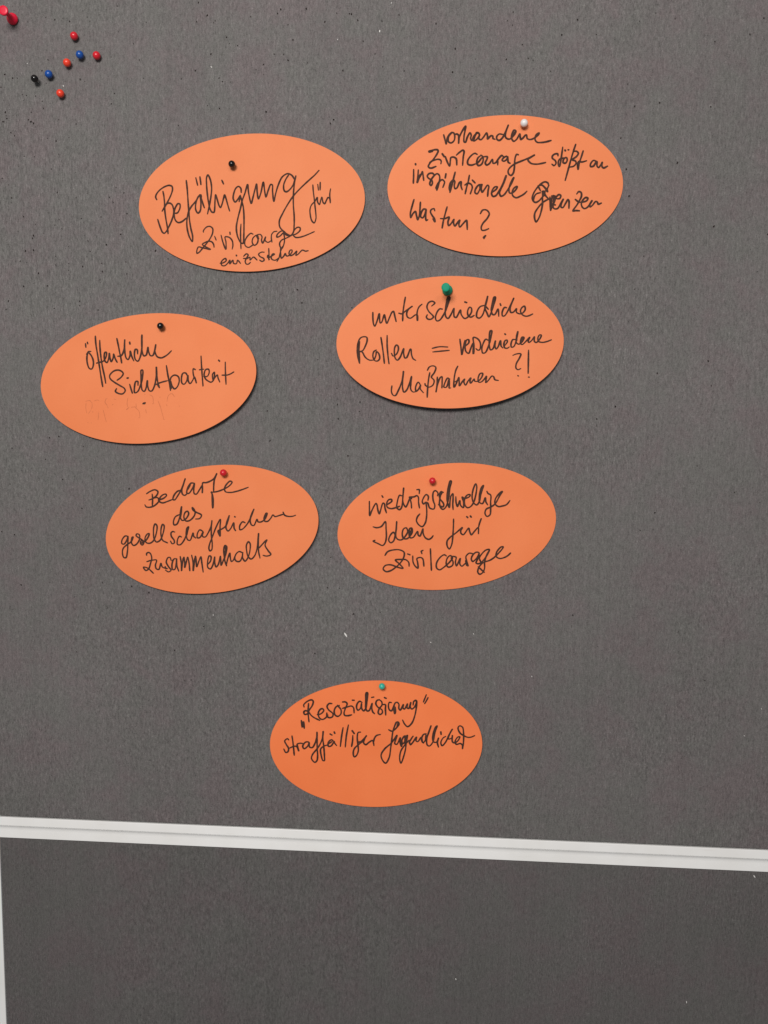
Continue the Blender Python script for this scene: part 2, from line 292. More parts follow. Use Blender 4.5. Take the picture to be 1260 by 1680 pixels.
# ---------------------------------------------------------------- cards
CARDS = {'card1': {'x': -150.3114, 'y': 186.6981, 'th': 0.0488, 'a': 95.2359, 'b': 55.5195, 'L': [0.5, 2.0, 1.8, 0.0], 'px': -13.9129, 'pv': 0.5661, 'words': [{'t': 'Befähigung', 'faint': False, 's': [[-73.8, 13.2, -73.3, 9.8, -73.0, 4.3, -73.1, -2.3, -72.6, -9.0, -71.7, -16.2, -71.4, -21.2], [-79.5, 6.9, -80.3, 9.0, -79.2, 11.7, -75.9, 14.9, -71.7, 17.1, -68.2, 17.8, -65.9, 16.8, -65.6, 14.4, -66.9, 10.6, -69.5, 5.8, -72.0, 2.0, -75.4, -2.7], [-72.9, 0.7, -71.7, 2.6, -69.0, 3.5, -66.8, 2.3, -65.7, -1.0, -65.8, -5.4, -67.5, -10.3, -70.4, -15.7, -72.9, -19.5, -74.7, -20.8, -76.1, -19.9, -77.9, -15.4, -79.6, -9.2], [-64.9, -5.0, -62.5, -4.8, -60.7, -2.4, -59.8, 0.3, -60.1, 2.3, -61.6, 2.6, -63.4, 0.5, -64.9, -2.7, -65.3, -7.1, -64.3, -11.0, -62.1, -12.7, -58.9, -12.0, -55.3, -9.5], [-53.6, 21.1, -53.2, 15.9, -53.0, 9.3, -52.9, 3.3, -52.7, -4.4, -52.5, -11.1, -51.7, -18.3, -50.6, -24.4, -51.1, -28.6, -53.0, -25.7, -54.4, -20.9, -55.0, -14.8, -54.4, -9.3, -52.7, -3.9, -50.2, -0.1, -46.5, 3.8, -43.4, 8.3], [-42.0, 8.5, -43.7, 7.8, -45.6, 4.6, -46.8, 0.2, -46.6, -3.6, -45.0, -5.8, -43.2, -4.3, -42.3, -0.5, -42.2, 3.9, -42.4, 7.7, -41.1, 3.8, -40.3, 1.0, -39.4, -1.8], [-42.8, 8.8, -41.8, 8.7, -41.5, 7.1], [-45.4, 22.9, -44.8, 19.9, -44.2, 16.8], [-41.9, 23.5, -41.6, 20.3, -41.4, 17.2], [-37.0, -6.8, -35.6, -2.0, -34.5, 2.4, -33.2, 8.4, -32.5, 14.3, -33.3, 20.9, -35.1, 24.6, -36.3, 22.7, -36.6, 16.7, -36.4, 10.2, -35.7, 2.4, -34.8, -2.5, -33.2, -5.6, -31.5, -5.7, -30.7, -2.2, -30.2, 3.3, -29.4, 8.2, -28.1, 3.7, -26.9, -0.7, -25.9, -2.2, -24.3, 0.8, -22.9, 5.1, -21.9, 7.8, -20.9, 5.0, -19.7, 0.0, -18.3, -5.3], [-23.6, 19.8, -22.3, 16.8], [-7.8, 9.3, -8.0, 12.6, -9.9, 14.2, -12.2, 12.8, -14.2, 8.5, -14.8, 4.7, -13.4, 1.7, -11.3, 3.4, -9.1, 6.3, -9.9, 2.0], [-8.8, 6.9, -7.9, 3.3, -6.7, -2.3, -6.4, -10.0, -6.7, -17.7, -7.2, -25.9, -8.0, -32.3, -9.2, -32.2, -10.6, -30.7, -12.6, -25.7, -13.2, -19.0, -11.7, -11.9, -9.0, -3.3, -7.3, 2.7, -4.7, 8.6, -2.3, 15.1, -2.1, 15.1, -1.6, 8.4, 0.2, 0.1, 1.6, 3.9, 3.6, 10.3, 5.4, 15.2, 5.6, 9.2, 6.4, 3.4, 8.6, 7.9, 11.2, 16.4, 11.9, 9.9, 12.8, 4.7, 15.0, 9.8, 17.3, 14.3, 18.6, 13.9, 18.6, 8.5, 19.4, 0.8, 21.1, 6.7, 23.7, 13.7, 27.4, 20.0, 32.0, 22.2, 35.3, 20.6, 37.4, 17.3], [32.8, 21.3, 30.1, 17.7, 28.1, 12.9, 28.6, 8.5, 30.5, 7.8, 33.7, 9.9, 36.1, 13.0, 37.7, 17.3, 38.6, 19.9], [38.6, 19.9, 37.0, 13.0, 36.0, 4.9, 35.6, -3.3, 35.9, -12.1, 35.5, -19.8, 34.6, -25.2, 32.2, -27.8, 29.4, -26.6, 26.1, -23.7, 23.4, -20.2, 23.3, -15.3, 26.1, -9.9, 29.7, -4.1, 35.7, 3.8, 39.3, 7.4, 44.6, 12.0, 51.0, 17.1, 54.5, 19.9, 58.0, 23.3]]},
  {'t': 'für', 'faint': False, 's': [[52.5, 11.9, 52.7, 6.7, 53.2, 1.2, 53.6, -4.3, 54.0, -9.8, 54.0, -15.2, 52.4, -18.5, 50.5, -16.7, 49.4, -11.7, 49.4, -7.3, 50.7, -4.1, 53.7, -1.3, 55.8, 1.6, 55.9, -1.7, 57.4, -4.0, 58.7, -0.2, 59.6, 1.7, 60.5, -2.5, 61.8, -3.6, 63.3, -1.0, 64.8, 1.2, 65.9, 0.5, 66.5, -3.1], [67.1, 8.0, 66.3, 3.8, 66.5, -3.1], [56.6, 12.2, 57.0, 7.6], [58.7, 13.7, 58.4, 7.6]]},
  {'t': 'Zivilcourge', 'faint': False, 's': [[-41.2, -21.4, -41.3, -20.6, -38.4, -17.5, -35.5, -17.1, -33.3, -18.9, -33.5, -22.5, -35.4, -26.3, -38.5, -30.3, -41.8, -33.7, -45.7, -37.7, -47.6, -38.5, -47.7, -36.5, -46.1, -33.4, -42.7, -34.2, -36.1, -35.8, -39.8, -33.6, -42.6, -31.5, -40.2, -29.9, -36.7, -29.1, -34.4, -29.9, -33.1, -31.9, -32.8, -34.2], [-42.2, -30.7, -38.4, -29.4], [-31.9, -25.3, -30.8, -28.4], [-26.4, -24.7, -25.2, -30.1, -22.9, -36.3, -22.5, -30.7, -23.0, -26.3, -19.3, -27.0, -17.1, -29.9, -16.8, -33.8, -17.5, -36.5], [-18.8, -22.6, -18.7, -24.4], [-9.2, -16.4, -9.8, -22.5, -10.0, -30.8, -10.0, -36.6], [-10.0, -31.6, -8.1, -32.0, -6.8, -30.4], [0.6, -25.1, -1.1, -24.4, -4.1, -26.6, -6.6, -30.9, -6.2, -34.3, -3.6, -35.8, 0.2, -34.0], [5.3, -29.0, 4.0, -26.2, 0.7, -28.0, -0.3, -31.8, 1.3, -34.3, 3.6, -33.1, 4.7, -29.8, 3.7, -26.3, 6.6, -25.6, 8.1, -27.5, 7.6, -30.5, 8.5, -32.8, 11.1, -28.0, 10.6, -30.6, 12.8, -32.4, 15.8, -31.2], [16.3, -25.7, 15.9, -28.7, 16.3, -32.3], [16.2, -26.2, 18.1, -24.1, 20.8, -23.7], [26.7, -23.8, 24.1, -23.9, 20.8, -26.7, 20.7, -28.5, 23.0, -27.9, 26.0, -25.3, 27.2, -24.3, 27.9, -26.5, 29.3, -27.6, 32.2, -27.6], [26.4, -24.8, 27.0, -29.8, 26.2, -34.7, 24.3, -37.9, 23.0, -36.2, 22.8, -33.4, 24.6, -31.1, 28.1, -29.8, 32.7, -27.9], [33.3, -27.6, 36.8, -26.7, 40.3, -23.9, 40.3, -21.8, 38.1, -21.4, 35.5, -23.6, 34.2, -26.8, 36.1, -29.3, 38.9, -29.6, 43.5, -28.7, 52.2, -25.6]]},
  {'t': 'einzustehen', 'faint': False, 's': [[-28.3, -47.6, -26.0, -47.5, -23.0, -45.7, -23.5, -44.0, -25.6, -44.8, -27.4, -47.2, -26.7, -49.5, -24.4, -49.8, -21.4, -47.5, -19.9, -45.6, -20.0, -48.4, -17.3, -45.7, -16.8, -48.2, -14.5, -48.6, -13.3, -45.9, -12.2, -46.8, -11.0, -48.5], [-14.2, -41.7, -14.0, -42.2], [-8.0, -42.8, -5.6, -41.0, -4.2, -41.9, -5.7, -44.6, -6.9, -47.0, -6.0, -49.3, -4.2, -49.4, -2.5, -48.0], [-8.2, -44.6, -5.2, -44.8, -2.8, -43.9, -2.7, -46.1, -0.3, -44.1, 0.6, -44.0, 3.1, -46.4], [9.4, -40.3, 7.1, -40.2, 4.7, -41.7, 5.8, -43.7, 8.8, -45.5, 9.1, -46.9, 7.3, -47.8, 5.4, -46.6], [13.4, -37.4, 13.4, -42.4, 13.1, -46.8], [11.8, -44.5, 12.4, -42.9, 13.5, -44.6, 14.9, -44.1, 17.9, -42.3, 16.7, -42.1, 15.2, -44.4, 15.7, -46.4, 18.2, -47.3, 20.0, -46.6, 22.0, -45.0], [12.3, -44.6, 13.4, -46.3], [22.0, -45.0, 19.9, -48.3], [21.9, -45.3, 23.1, -40.7, 25.0, -36.3], [23.2, -37.9, 23.3, -41.8, 23.7, -45.9, 26.1, -43.8, 27.1, -42.2, 28.1, -44.2, 30.1, -44.0, 32.8, -41.2, 32.8, -39.6, 31.4, -39.7, 30.3, -42.1, 31.2, -44.1, 33.8, -43.4, 36.8, -40.8, 36.0, -44.1, 37.8, -43.3, 41.4, -40.2, 42.8, -40.4, 44.2, -41.1, 46.4, -40.8]]}]},
 'card2': {'x': 58.6418, 'y': 200.0616, 'th': 0.0144, 'a': 95.3393, 'b': 55.598, 'L': [0.5, 1.5, 0.5, 0.2], 'px': 14.8628, 'pv': 0.8674, 'words': [{'t': 'vorhandene', 'faint': False, 's': [[-49.6, 41.3, -48.8, 38.4, -47.5, 34.2, -46.9, 37.8, -45.3, 41.0, -43.1, 43.1], [-43.1, 42.8, -45.3, 40.5, -46.1, 37.3, -45.2, 35.4, -43.3, 34.9, -41.1, 36.7, -40.6, 39.8, -41.4, 42.5, -43.1, 43.1], [-40.6, 41.4, -39.0, 41.7, -37.6, 40.8, -37.3, 37.7, -37.4, 34.6, -37.0, 38.7, -34.9, 43.4, -31.9, 47.6, -32.4, 43.9, -33.1, 39.7, -32.9, 35.5, -31.8, 35.2, -30.4, 39.1, -28.3, 42.3, -27.3, 40.7, -27.7, 38.0, -26.6, 36.4, -24.9, 37.4], [-22.3, 42.1, -24.4, 40.6, -26.0, 38.0, -25.2, 36.1, -23.0, 37.1, -20.6, 40.5, -21.4, 42.1, -22.8, 42.4, -23.9, 40.6, -24.9, 37.4], [-20.6, 40.8, -21.1, 37.9, -19.4, 36.9, -17.3, 38.9, -14.9, 42.0, -14.1, 39.6, -14.0, 37.5, -11.3, 39.8, -9.9, 39.5, -9.6, 37.7, -8.0, 37.0], [-2.0, 40.7, -4.7, 41.0, -6.6, 39.2, -6.3, 36.8, -4.4, 36.1, -2.0, 38.1, 0.4, 42.8, 2.5, 47.7, 1.2, 44.3, 0.2, 40.7, 0.8, 38.0, 3.5, 36.9, 5.7, 38.4, 8.1, 41.0, 8.6, 43.1, 7.2, 43.7, 5.6, 40.5, 5.4, 37.4, 7.1, 35.2, 9.5, 36.8, 11.9, 40.7, 12.2, 38.8, 12.8, 36.5, 14.4, 37.5, 16.5, 39.8, 17.3, 39.8, 17.9, 37.2, 19.9, 36.3, 23.1, 37.1, 26.8, 40.1, 27.3, 41.1, 25.7, 40.4, 24.4, 38.3, 24.3, 36.0, 25.9, 34.1, 29.1, 33.8, 32.9, 34.2, 37.0, 35.2], [6.2, 38.4, 7.8, 42.1]]},
  {'t': 'Zivilcourage', 'faint': False, 's': [[-58.5, 28.5, -61.3, 28.0, -61.6, 28.6, -59.2, 29.2, -56.5, 29.8, -54.5, 29.6, -54.0, 28.7, -54.8, 26.6, -56.7, 23.7, -58.6, 21.3, -60.8, 19.0, -61.9, 16.8, -61.0, 15.6, -59.4, 15.3, -57.2, 16.0, -55.7, 16.6], [-60.8, 19.8, -58.6, 21.1, -56.4, 21.8, -53.9, 22.2, -52.0, 21.6, -51.4, 20.4, -51.7, 18.7], [-50.6, 26.4, -49.0, 24.2], [-48.1, 24.1, -46.4, 19.8, -44.6, 16.8, -44.0, 20.8, -43.6, 23.2, -41.5, 23.7, -39.3, 22.3, -38.7, 17.5], [-39.1, 25.2, -36.9, 27.1, -33.9, 28.9, -33.0, 28.1, -33.5, 23.8, -34.0, 17.2], [-22.3, 25.5, -24.2, 26.3, -27.2, 24.5, -29.9, 20.6, -29.6, 17.9, -26.9, 17.1, -23.3, 18.1], [-19.3, 24.6, -21.7, 22.5, -22.5, 18.8, -21.1, 16.7, -18.6, 17.7, -17.3, 21.4, -18.2, 24.1, -19.3, 24.9], [-22.2, 18.3, -20.3, 20.4, -18.7, 22.5], [-17.6, 23.5, -14.0, 23.4, -14.4, 21.4, -15.6, 18.7, -14.5, 17.0, -12.3, 18.1, -9.9, 21.3, -9.2, 18.3, -7.1, 18.8, -5.0, 21.7, -2.3, 24.3, -1.2, 23.5], [-5.6, 21.2, -5.5, 17.0], [1.5, 23.7, -0.6, 22.7, -2.0, 20.6, -0.6, 19.8, 1.6, 21.1, 2.4, 23.2, 2.6, 21.1, 3.0, 18.9, 4.4, 18.1], [11.1, 24.6, 9.7, 24.9, 8.7, 23.1, 8.2, 19.9, 8.0, 14.6, 7.2, 10.4, 5.4, 8.5, 3.4, 9.9, 3.1, 12.6, 5.0, 15.2, 8.2, 17.5, 12.6, 19.3, 16.9, 20.9, 20.7, 22.6, 23.9, 24.1, 21.2, 22.6, 18.8, 20.8, 21.3, 17.8, 25.7, 17.0, 29.5, 17.4, 33.0, 18.1]]},
  {'t': 'stößt', 'faint': False, 's': [[42.9, 23.2, 42.6, 24.6, 40.7, 24.7, 38.6, 23.3, 38.4, 21.5, 40.9, 19.3, 41.4, 17.2, 39.9, 15.6, 38.2, 16.7], [46.5, 29.8, 45.9, 24.5, 45.2, 19.2, 44.2, 14.8, 43.5, 15.6, 43.3, 18.7, 44.4, 20.6, 48.4, 21.4], [49.2, 21.8, 47.6, 20.5, 47.1, 17.9, 49.0, 17.3, 50.3, 19.4, 49.8, 21.5, 48.4, 21.6], [48.4, 27.4, 48.7, 27.0], [50.9, 27.7, 51.4, 27.6], [56.8, 31.7, 55.1, 26.4, 53.3, 20.1, 51.3, 12.2, 49.1, 3.8], [55.1, 26.2, 57.5, 26.4, 59.1, 24.8, 57.6, 22.2, 54.4, 19.9, 57.0, 18.7, 57.4, 16.9, 55.6, 14.8, 52.4, 14.1], [62.9, 26.5, 61.6, 22.1, 60.1, 17.4, 59.2, 12.4, 58.8, 16.3, 59.8, 18.4, 62.0, 17.9, 65.8, 18.8]]},
  {'t': 'an', 'faint': False, 's': [[73.4, 18.4, 71.2, 18.9, 69.1, 16.4, 69.1, 14.3, 71.3, 14.5, 73.4, 17.6, 74.0, 17.9, 74.3, 14.5, 75.6, 13.4, 77.2, 15.5, 78.3, 17.3, 78.0, 14.7, 79.4, 13.0, 82.6, 14.3]]},
  {'t': 'institutionelle', 'faint': False, 's': [[-73.9, 14.4, -73.9, 9.5, -74.1, 3.6], [-72.4, 18.9, -72.3, 18.3], [-70.1, 14.0, -70.4, 8.9, -70.9, 4.1, -69.3, 7.9, -67.7, 10.5, -66.8, 12.6, -66.2, 10.0, -65.6, 5.7], [-68.5, 10.5, -69.9, 6.3], [-56.9, 9.8, -58.5, 11.2, -61.3, 10.9, -62.7, 9.1, -61.5, 7.2, -59.0, 5.8, -58.5, 3.4, -59.6, 1.5, -60.6, 2.6, -60.1, 5.0, -58.5, 7.7, -56.9, 9.5, -54.7, 10.8, -53.0, 9.7, -52.5, 6.5, -53.5, 2.2, -54.8, -2.3], [-54.8, -1.8, -55.4, -0.4, -54.0, 2.8, -52.4, 4.9, -50.5, 6.0, -48.6, 4.3, -49.0, 2.2, -49.9, 0.0], [-47.5, 10.5, -48.0, 7.5], [-40.0, 11.7, -41.1, 7.4, -42.4, 1.5, -44.1, -4.1], [-44.0, -3.8, -44.6, -0.0, -43.5, 3.7, -41.3, 5.7, -40.2, 4.2, -40.6, 1.0, -39.9, -1.2, -38.5, -0.7, -36.3, 3.6, -35.1, 4.1, -35.1, 0.9, -34.1, -2.1], [-43.5, 2.6, -43.8, -1.7], [-28.4, 9.1, -29.2, 4.5, -30.5, -0.3, -31.6, -5.3], [-31.9, 1.6, -29.4, 2.9, -27.0, 2.1, -25.9, -0.3, -27.4, -5.4], [-25.9, 5.3, -23.7, 3.1], [-18.1, 1.7, -20.9, 1.2, -23.3, -2.0, -23.6, -4.6, -21.9, -5.5, -19.7, -2.0, -18.1, 1.7, -18.7, -1.0, -17.8, -4.2, -15.6, -1.6, -13.5, 1.1, -12.5, 0.3, -13.0, -3.2, -13.3, -7.5], [-19.8, 0.7, -19.2, -2.0, -17.5, -3.7], [-9.3, -4.3, -6.3, -2.0, -5.5, -0.4, -7.4, -0.3, -9.5, -2.7, -10.1, -5.9, -8.9, -7.8, -6.7, -7.3, -4.6, -4.4, -1.4, 1.4, 1.4, 8.3, -0.0, 3.5, -2.7, -2.3, -3.7, -5.5, -2.3, -7.8, 0.1, -6.6, 2.5, -3.4, 5.7, 1.9, 7.6, 6.6, 5.7, 3.5, 3.9, -1.9, 4.5, -5.3, 6.4, -5.4, 9.7, -2.5, 10.4, -0.4, 8.5, -1.1, 6.7, -4.0, 7.0, -7.3, 9.8, -9.2, 13.0, -8.2, 16.3, -6.3, 18.4, -4.2], [5.2, 1.3, 6.5, 5.0], [-2.4, -1.8, 0.2, 4.1]]},
  {'t': 'Grenzen', 'faint': False, 's': [[35.8, 0.3, 35.3, 1.9, 33.1, 2.9, 29.8, 1.5, 26.6, -1.7, 23.9, -5.9, 22.9, -9.6, 24.1, -12.3, 25.7, -13.2, 28.4, -11.9, 30.8, -9.2], [27.4, -0.1, 29.4, -4.1], [27.4, -0.1, 30.4, 0.4, 33.1, -1.8, 35.1, -4.6], [36.1, 0.3, 34.8, -2.9, 35.1, -4.8, 33.7, -3.9], [29.4, -5.5, 26.1, -6.5, 24.5, -8.6, 24.0, -11.3], [31.6, -4.2, 31.1, -9.2, 31.2, -14.6, 30.2, -20.5, 28.4, -25.8, 26.3, -28.5, 25.2, -26.3, 25.1, -22.0, 27.5, -17.7, 31.2, -13.5, 35.0, -11.2, 36.6, -10.4], [32.1, -4.7, 33.8, -8.2, 37.2, -11.5], [30.7, -4.5, 32.7, -4.7, 32.1, -8.2, 31.4, -7.6, 30.9, -5.5], [37.1, -9.1, 37.5, -14.2, 37.9, -19.5, 38.3, -14.7, 38.8, -9.4, 40.4, -8.3], [39.8, -7.8, 40.7, -12.1, 39.2, -15.8, 38.4, -18.5], [38.5, -8.3, 41.2, -8.6, 41.0, -12.1, 39.7, -16.3, 40.6, -18.2, 43.3, -18.3, 46.0, -14.3, 47.8, -11.1, 46.5, -14.3, 46.3, -17.2, 47.7, -17.5, 49.8, -14.3, 51.6, -11.4, 52.4, -12.3, 52.6, -18.1], [39.9, -9.9, 40.0, -14.2], [42.1, -10.5, 45.0, -10.3, 45.8, -8.1, 44.4, -7.3, 42.6, -8.6, 41.5, -10.5], [40.8, -15.3, 41.6, -15.4], [58.6, -7.0, 60.2, -5.2, 62.1, -6.0, 62.4, -8.9, 61.1, -11.9, 59.0, -15.6, 55.9, -20.3, 58.1, -20.1, 61.1, -20.3], [57.6, -11.3, 60.6, -13.7], [60.6, -13.5, 62.8, -13.5, 66.6, -12.5, 67.6, -10.6, 66.0, -9.9, 63.8, -11.6, 62.5, -14.6, 63.2, -17.2, 65.1, -18.6, 67.8, -17.3, 70.9, -12.6, 69.3, -15.2, 69.7, -17.3, 71.5, -16.0, 73.9, -13.2, 75.3, -13.7, 76.1, -15.3, 78.5, -14.5]]},
  {'t': 'Was', 'faint': False, 's': [[-73.5, -9.5, -74.9, -14.4, -76.4, -20.6, -76.1, -23.8, -74.2, -20.6, -72.3, -19.1, -71.3, -22.5, -70.3, -25.6, -69.2, -23.1, -68.6, -18.2, -68.2, -11.7], [-63.7, -17.3, -65.6, -17.3, -67.5, -20.1, -67.8, -23.5, -66.2, -24.1, -64.3, -20.7, -63.5, -17.7, -63.9, -22.6, -63.3, -26.3, -62.1, -25.7], [-56.4, -18.6, -57.0, -17.0, -59.3, -17.7, -59.9, -19.6, -58.3, -22.7, -56.5, -25.2, -56.3, -27.3, -57.9, -25.1]]},
  {'t': 'tun', 'faint': False, 's': [[-46.3, -15.7, -47.8, -21.0, -49.3, -27.1, -50.2, -32.4], [-51.6, -24.9, -48.1, -25.0, -44.6, -23.8, -45.5, -27.8, -44.9, -30.6, -43.0, -29.1, -40.6, -25.7, -40.9, -28.5, -39.8, -31.0, -38.2, -29.1, -35.9, -26.4, -36.5, -29.8, -35.8, -31.9, -33.1, -29.2, -30.3, -26.6, -29.8, -29.8, -29.6, -33.9]]},
  {'t': 'questionmark', 'faint': False, 's': [[-19.0, -21.3, -17.2, -18.6, -14.0, -18.6, -11.8, -21.4, -13.3, -25.1, -17.0, -29.4, -18.2, -32.5, -17.6, -34.6, -15.1, -34.7, -12.2, -33.5], [-14.5, -39.0, -15.9, -41.2], [-15.0, -39.3, -16.2, -40.5]]}]},
 'card3': {'x': 16.9477, 'y': 74.1663, 'th': 0.0225, 'a': 94.3459, 'b': 54.4943, 'L': [0.6, 6.5, 0.6, 2.2], 'px': -3.1023, 'pv': 0.8014, 'words': [{'t': 'unterschiedliche', 'faint': False, 's': [[-63.7, 25.7, -63.7, 20.9, -63.2, 16.4, -62.2, 14.3, -60.6, 17.5, -58.3, 24.5, -58.1, 20.3, -57.5, 16.9, -56.4, 17.5, -54.1, 23.6, -53.2, 20.2, -52.1, 16.6, -49.8, 21.3, -47.6, 25.7, -46.4, 26.3, -45.3, 22.4, -44.2, 17.9], [-36.5, 37.8, -37.6, 31.7, -38.5, 25.1, -38.8, 18.4], [-41.9, 24.8, -39.6, 24.2, -35.7, 27.0, -30.9, 30.2, -34.3, 27.5, -35.4, 24.5, -34.6, 21.4, -32.3, 20.5, -28.0, 23.2, -26.6, 22.9, -26.4, 18.6, -26.8, 23.2, -26.3, 27.1, -24.9, 29.9, -22.7, 31.8], [-14.5, 30.3, -12.0, 32.7, -13.9, 34.1, -17.0, 33.1, -18.5, 29.8, -17.0, 25.9, -13.7, 22.5, -13.1, 21.3, -15.1, 19.4, -17.6, 19.5, -19.0, 21.4, -18.2, 23.1], [-5.8, 27.6, -8.0, 27.7, -10.6, 24.1, -11.4, 20.2, -10.3, 18.0, -8.0, 18.5, -4.1, 24.0, -1.3, 30.6, 0.4, 37.2, -1.0, 37.2, -2.4, 32.3, -3.3, 25.1, -2.7, 21.2, -1.0, 19.8, 1.0, 22.3, 4.0, 28.0, 3.8, 24.4, 4.3, 21.1, 5.7, 20.5, 9.4, 26.6, 9.9, 23.2, 12.8, 19.6, 15.6, 20.9, 18.4, 24.8, 18.3, 28.1, 16.9, 28.8, 15.3, 25.9, 15.6, 22.3, 17.8, 20.6, 20.6, 22.0], [-1.6, 31.7, -0.2, 36.1], [13.0, 33.1, 14.4, 32.6], [29.0, 30.1, 25.6, 29.1, 23.1, 25.2, 22.8, 20.8, 24.8, 19.7, 27.3, 21.8, 29.5, 27.9, 31.7, 37.3, 30.1, 31.8, 29.5, 27.9, 31.2, 24.0, 32.9, 20.7, 34.6, 24.0, 36.8, 30.6, 38.1, 36.6, 37.0, 36.6, 35.7, 32.2, 34.8, 26.2, 36.0, 22.5, 37.7, 22.5, 40.4, 26.9, 41.0, 21.1], [29.8, 29.6, 32.3, 27.0], [42.1, 31.3, 42.6, 29.9], [35.7, 29.5, 37.3, 35.0], [47.3, 27.9, 45.7, 28.1, 43.8, 24.4, 44.1, 21.3, 45.7, 21.3, 49.6, 27.6, 53.2, 35.5, 51.8, 32.0, 50.2, 27.0, 51.0, 24.0, 53.0, 24.2, 55.5, 26.9, 55.5, 24.2, 58.3, 22.7, 60.8, 23.5, 62.7, 26.3, 62.1, 28.8, 60.2, 28.0, 58.8, 25.2, 60.2, 22.2, 63.0, 20.7, 65.8, 21.0, 68.8, 22.4]]},
  {'t': 'Rollen', 'faint': False, 's': [[-74.9, 1.7, -75.5, -4.8, -75.2, -10.4, -74.9, -16.5], [-75.2, -16.1, -76.5, -10.4, -76.8, -4.2, -76.0, 1.4, -74.0, 4.8, -71.2, 5.6, -68.9, 5.0, -68.6, 2.5, -70.1, -2.0, -72.4, -5.9, -75.2, -6.8, -72.9, -7.1, -70.1, -11.6, -66.7, -13.9, -63.3, -13.9], [-75.7, 0.9, -76.1, -9.3], [-61.0, -5.5, -63.0, -6.9, -63.8, -10.5, -62.4, -14.2, -60.2, -14.8, -58.2, -12.8, -58.7, -8.9, -60.7, -6.9, -61.3, -10.0, -62.7, -13.6], [-57.0, 4.9, -55.9, -2.2, -54.8, -10.6, -54.2, -16.7], [-51.8, 6.5, -51.8, -2.2, -51.1, -10.7, -50.3, -17.1], [-48.2, -8.4, -46.8, -10.7, -44.0, -9.0, -42.4, -5.1, -42.8, -2.3, -44.0, -1.6, -45.4, -3.4, -45.8, -7.9, -45.1, -12.4, -43.4, -14.2, -41.1, -11.9, -38.0, -4.6, -38.0, -8.6, -36.9, -12.5, -35.5, -12.0, -32.3, -5.0, -31.8, -5.3, -31.5, -9.2, -30.1, -13.1, -28.1, -14.4]]},
  {'t': 'equals', 'faint': False, 's': [[-14.0, -4.6, -8.0, -3.4, -1.3, -3.7], [-13.6, -7.6, -6.9, -7.1, -0.0, -6.5]]},
  {'t': 'verschiedene', 'faint': False, 's': [[8.9, 2.6, 9.7, -3.5, 10.5, -10.1, 11.7, -4.7, 13.1, 1.7], [13.3, 0.3, 13.4, -3.6], [13.6, -3.0, 16.2, -0.5, 16.2, 2.0, 14.5, 1.9, 13.3, -2.5, 13.9, -7.5, 16.2, -9.2, 17.6, -5.9, 19.8, -0.9, 19.8, -9.5], [20.4, -9.5, 20.6, -2.6, 20.1, 3.9, 24.0, 2.4, 26.0, -1.5, 25.1, -6.5, 23.5, -6.5, 22.3, -5.3], [32.1, 1.5, 30.4, 2.3, 28.5, -0.4, 27.1, -5.4, 27.9, -9.1, 29.9, -8.8, 32.4, -3.8, 34.6, 4.0, 35.2, 9.2, 34.1, 9.2, 33.2, 2.9, 33.3, -3.3, 34.4, -6.6, 36.3, -5.6, 38.3, 0.8, 38.0, -3.3, 38.9, -5.9, 40.3, -4.5, 42.5, 0.8, 43.0, -3.4, 44.4, -5.1], [34.9, 6.2, 33.8, -0.5], [46.1, 6.5, 46.6, 5.9], [45.8, -3.4, 48.1, -0.1, 47.8, 1.3, 46.4, 1.0, 45.3, -1.8, 46.1, -5.1, 48.1, -5.4, 49.7, -4.3], [54.5, 1.7, 52.5, 1.5, 51.1, -2.4, 51.7, -4.6, 53.4, -4.1, 55.3, 0.3, 56.7, 8.1, 55.6, 3.7, 55.6, -0.8, 57.5, -2.2, 60.3, -0.3, 61.7, 3.3, 60.3, 3.6, 59.2, 1.4, 58.9, -1.4, 60.3, -2.5, 63.1, -0.3, 66.4, 3.2, 65.3, 0.2, 65.9, -0.9, 68.1, 0.7, 70.3, 3.7, 70.3, 0.1, 72.0, -1.0, 75.3, 2.8, 75.9, 5.0, 74.5, 5.1, 73.1, 2.3, 73.9, -0.2, 77.0, -1.0, 80.9, -0.3, 84.2, 1.0], [55.6, 4.8, 55.9, 0.9], [61.1, 3.0, 59.8, 0.3]]},
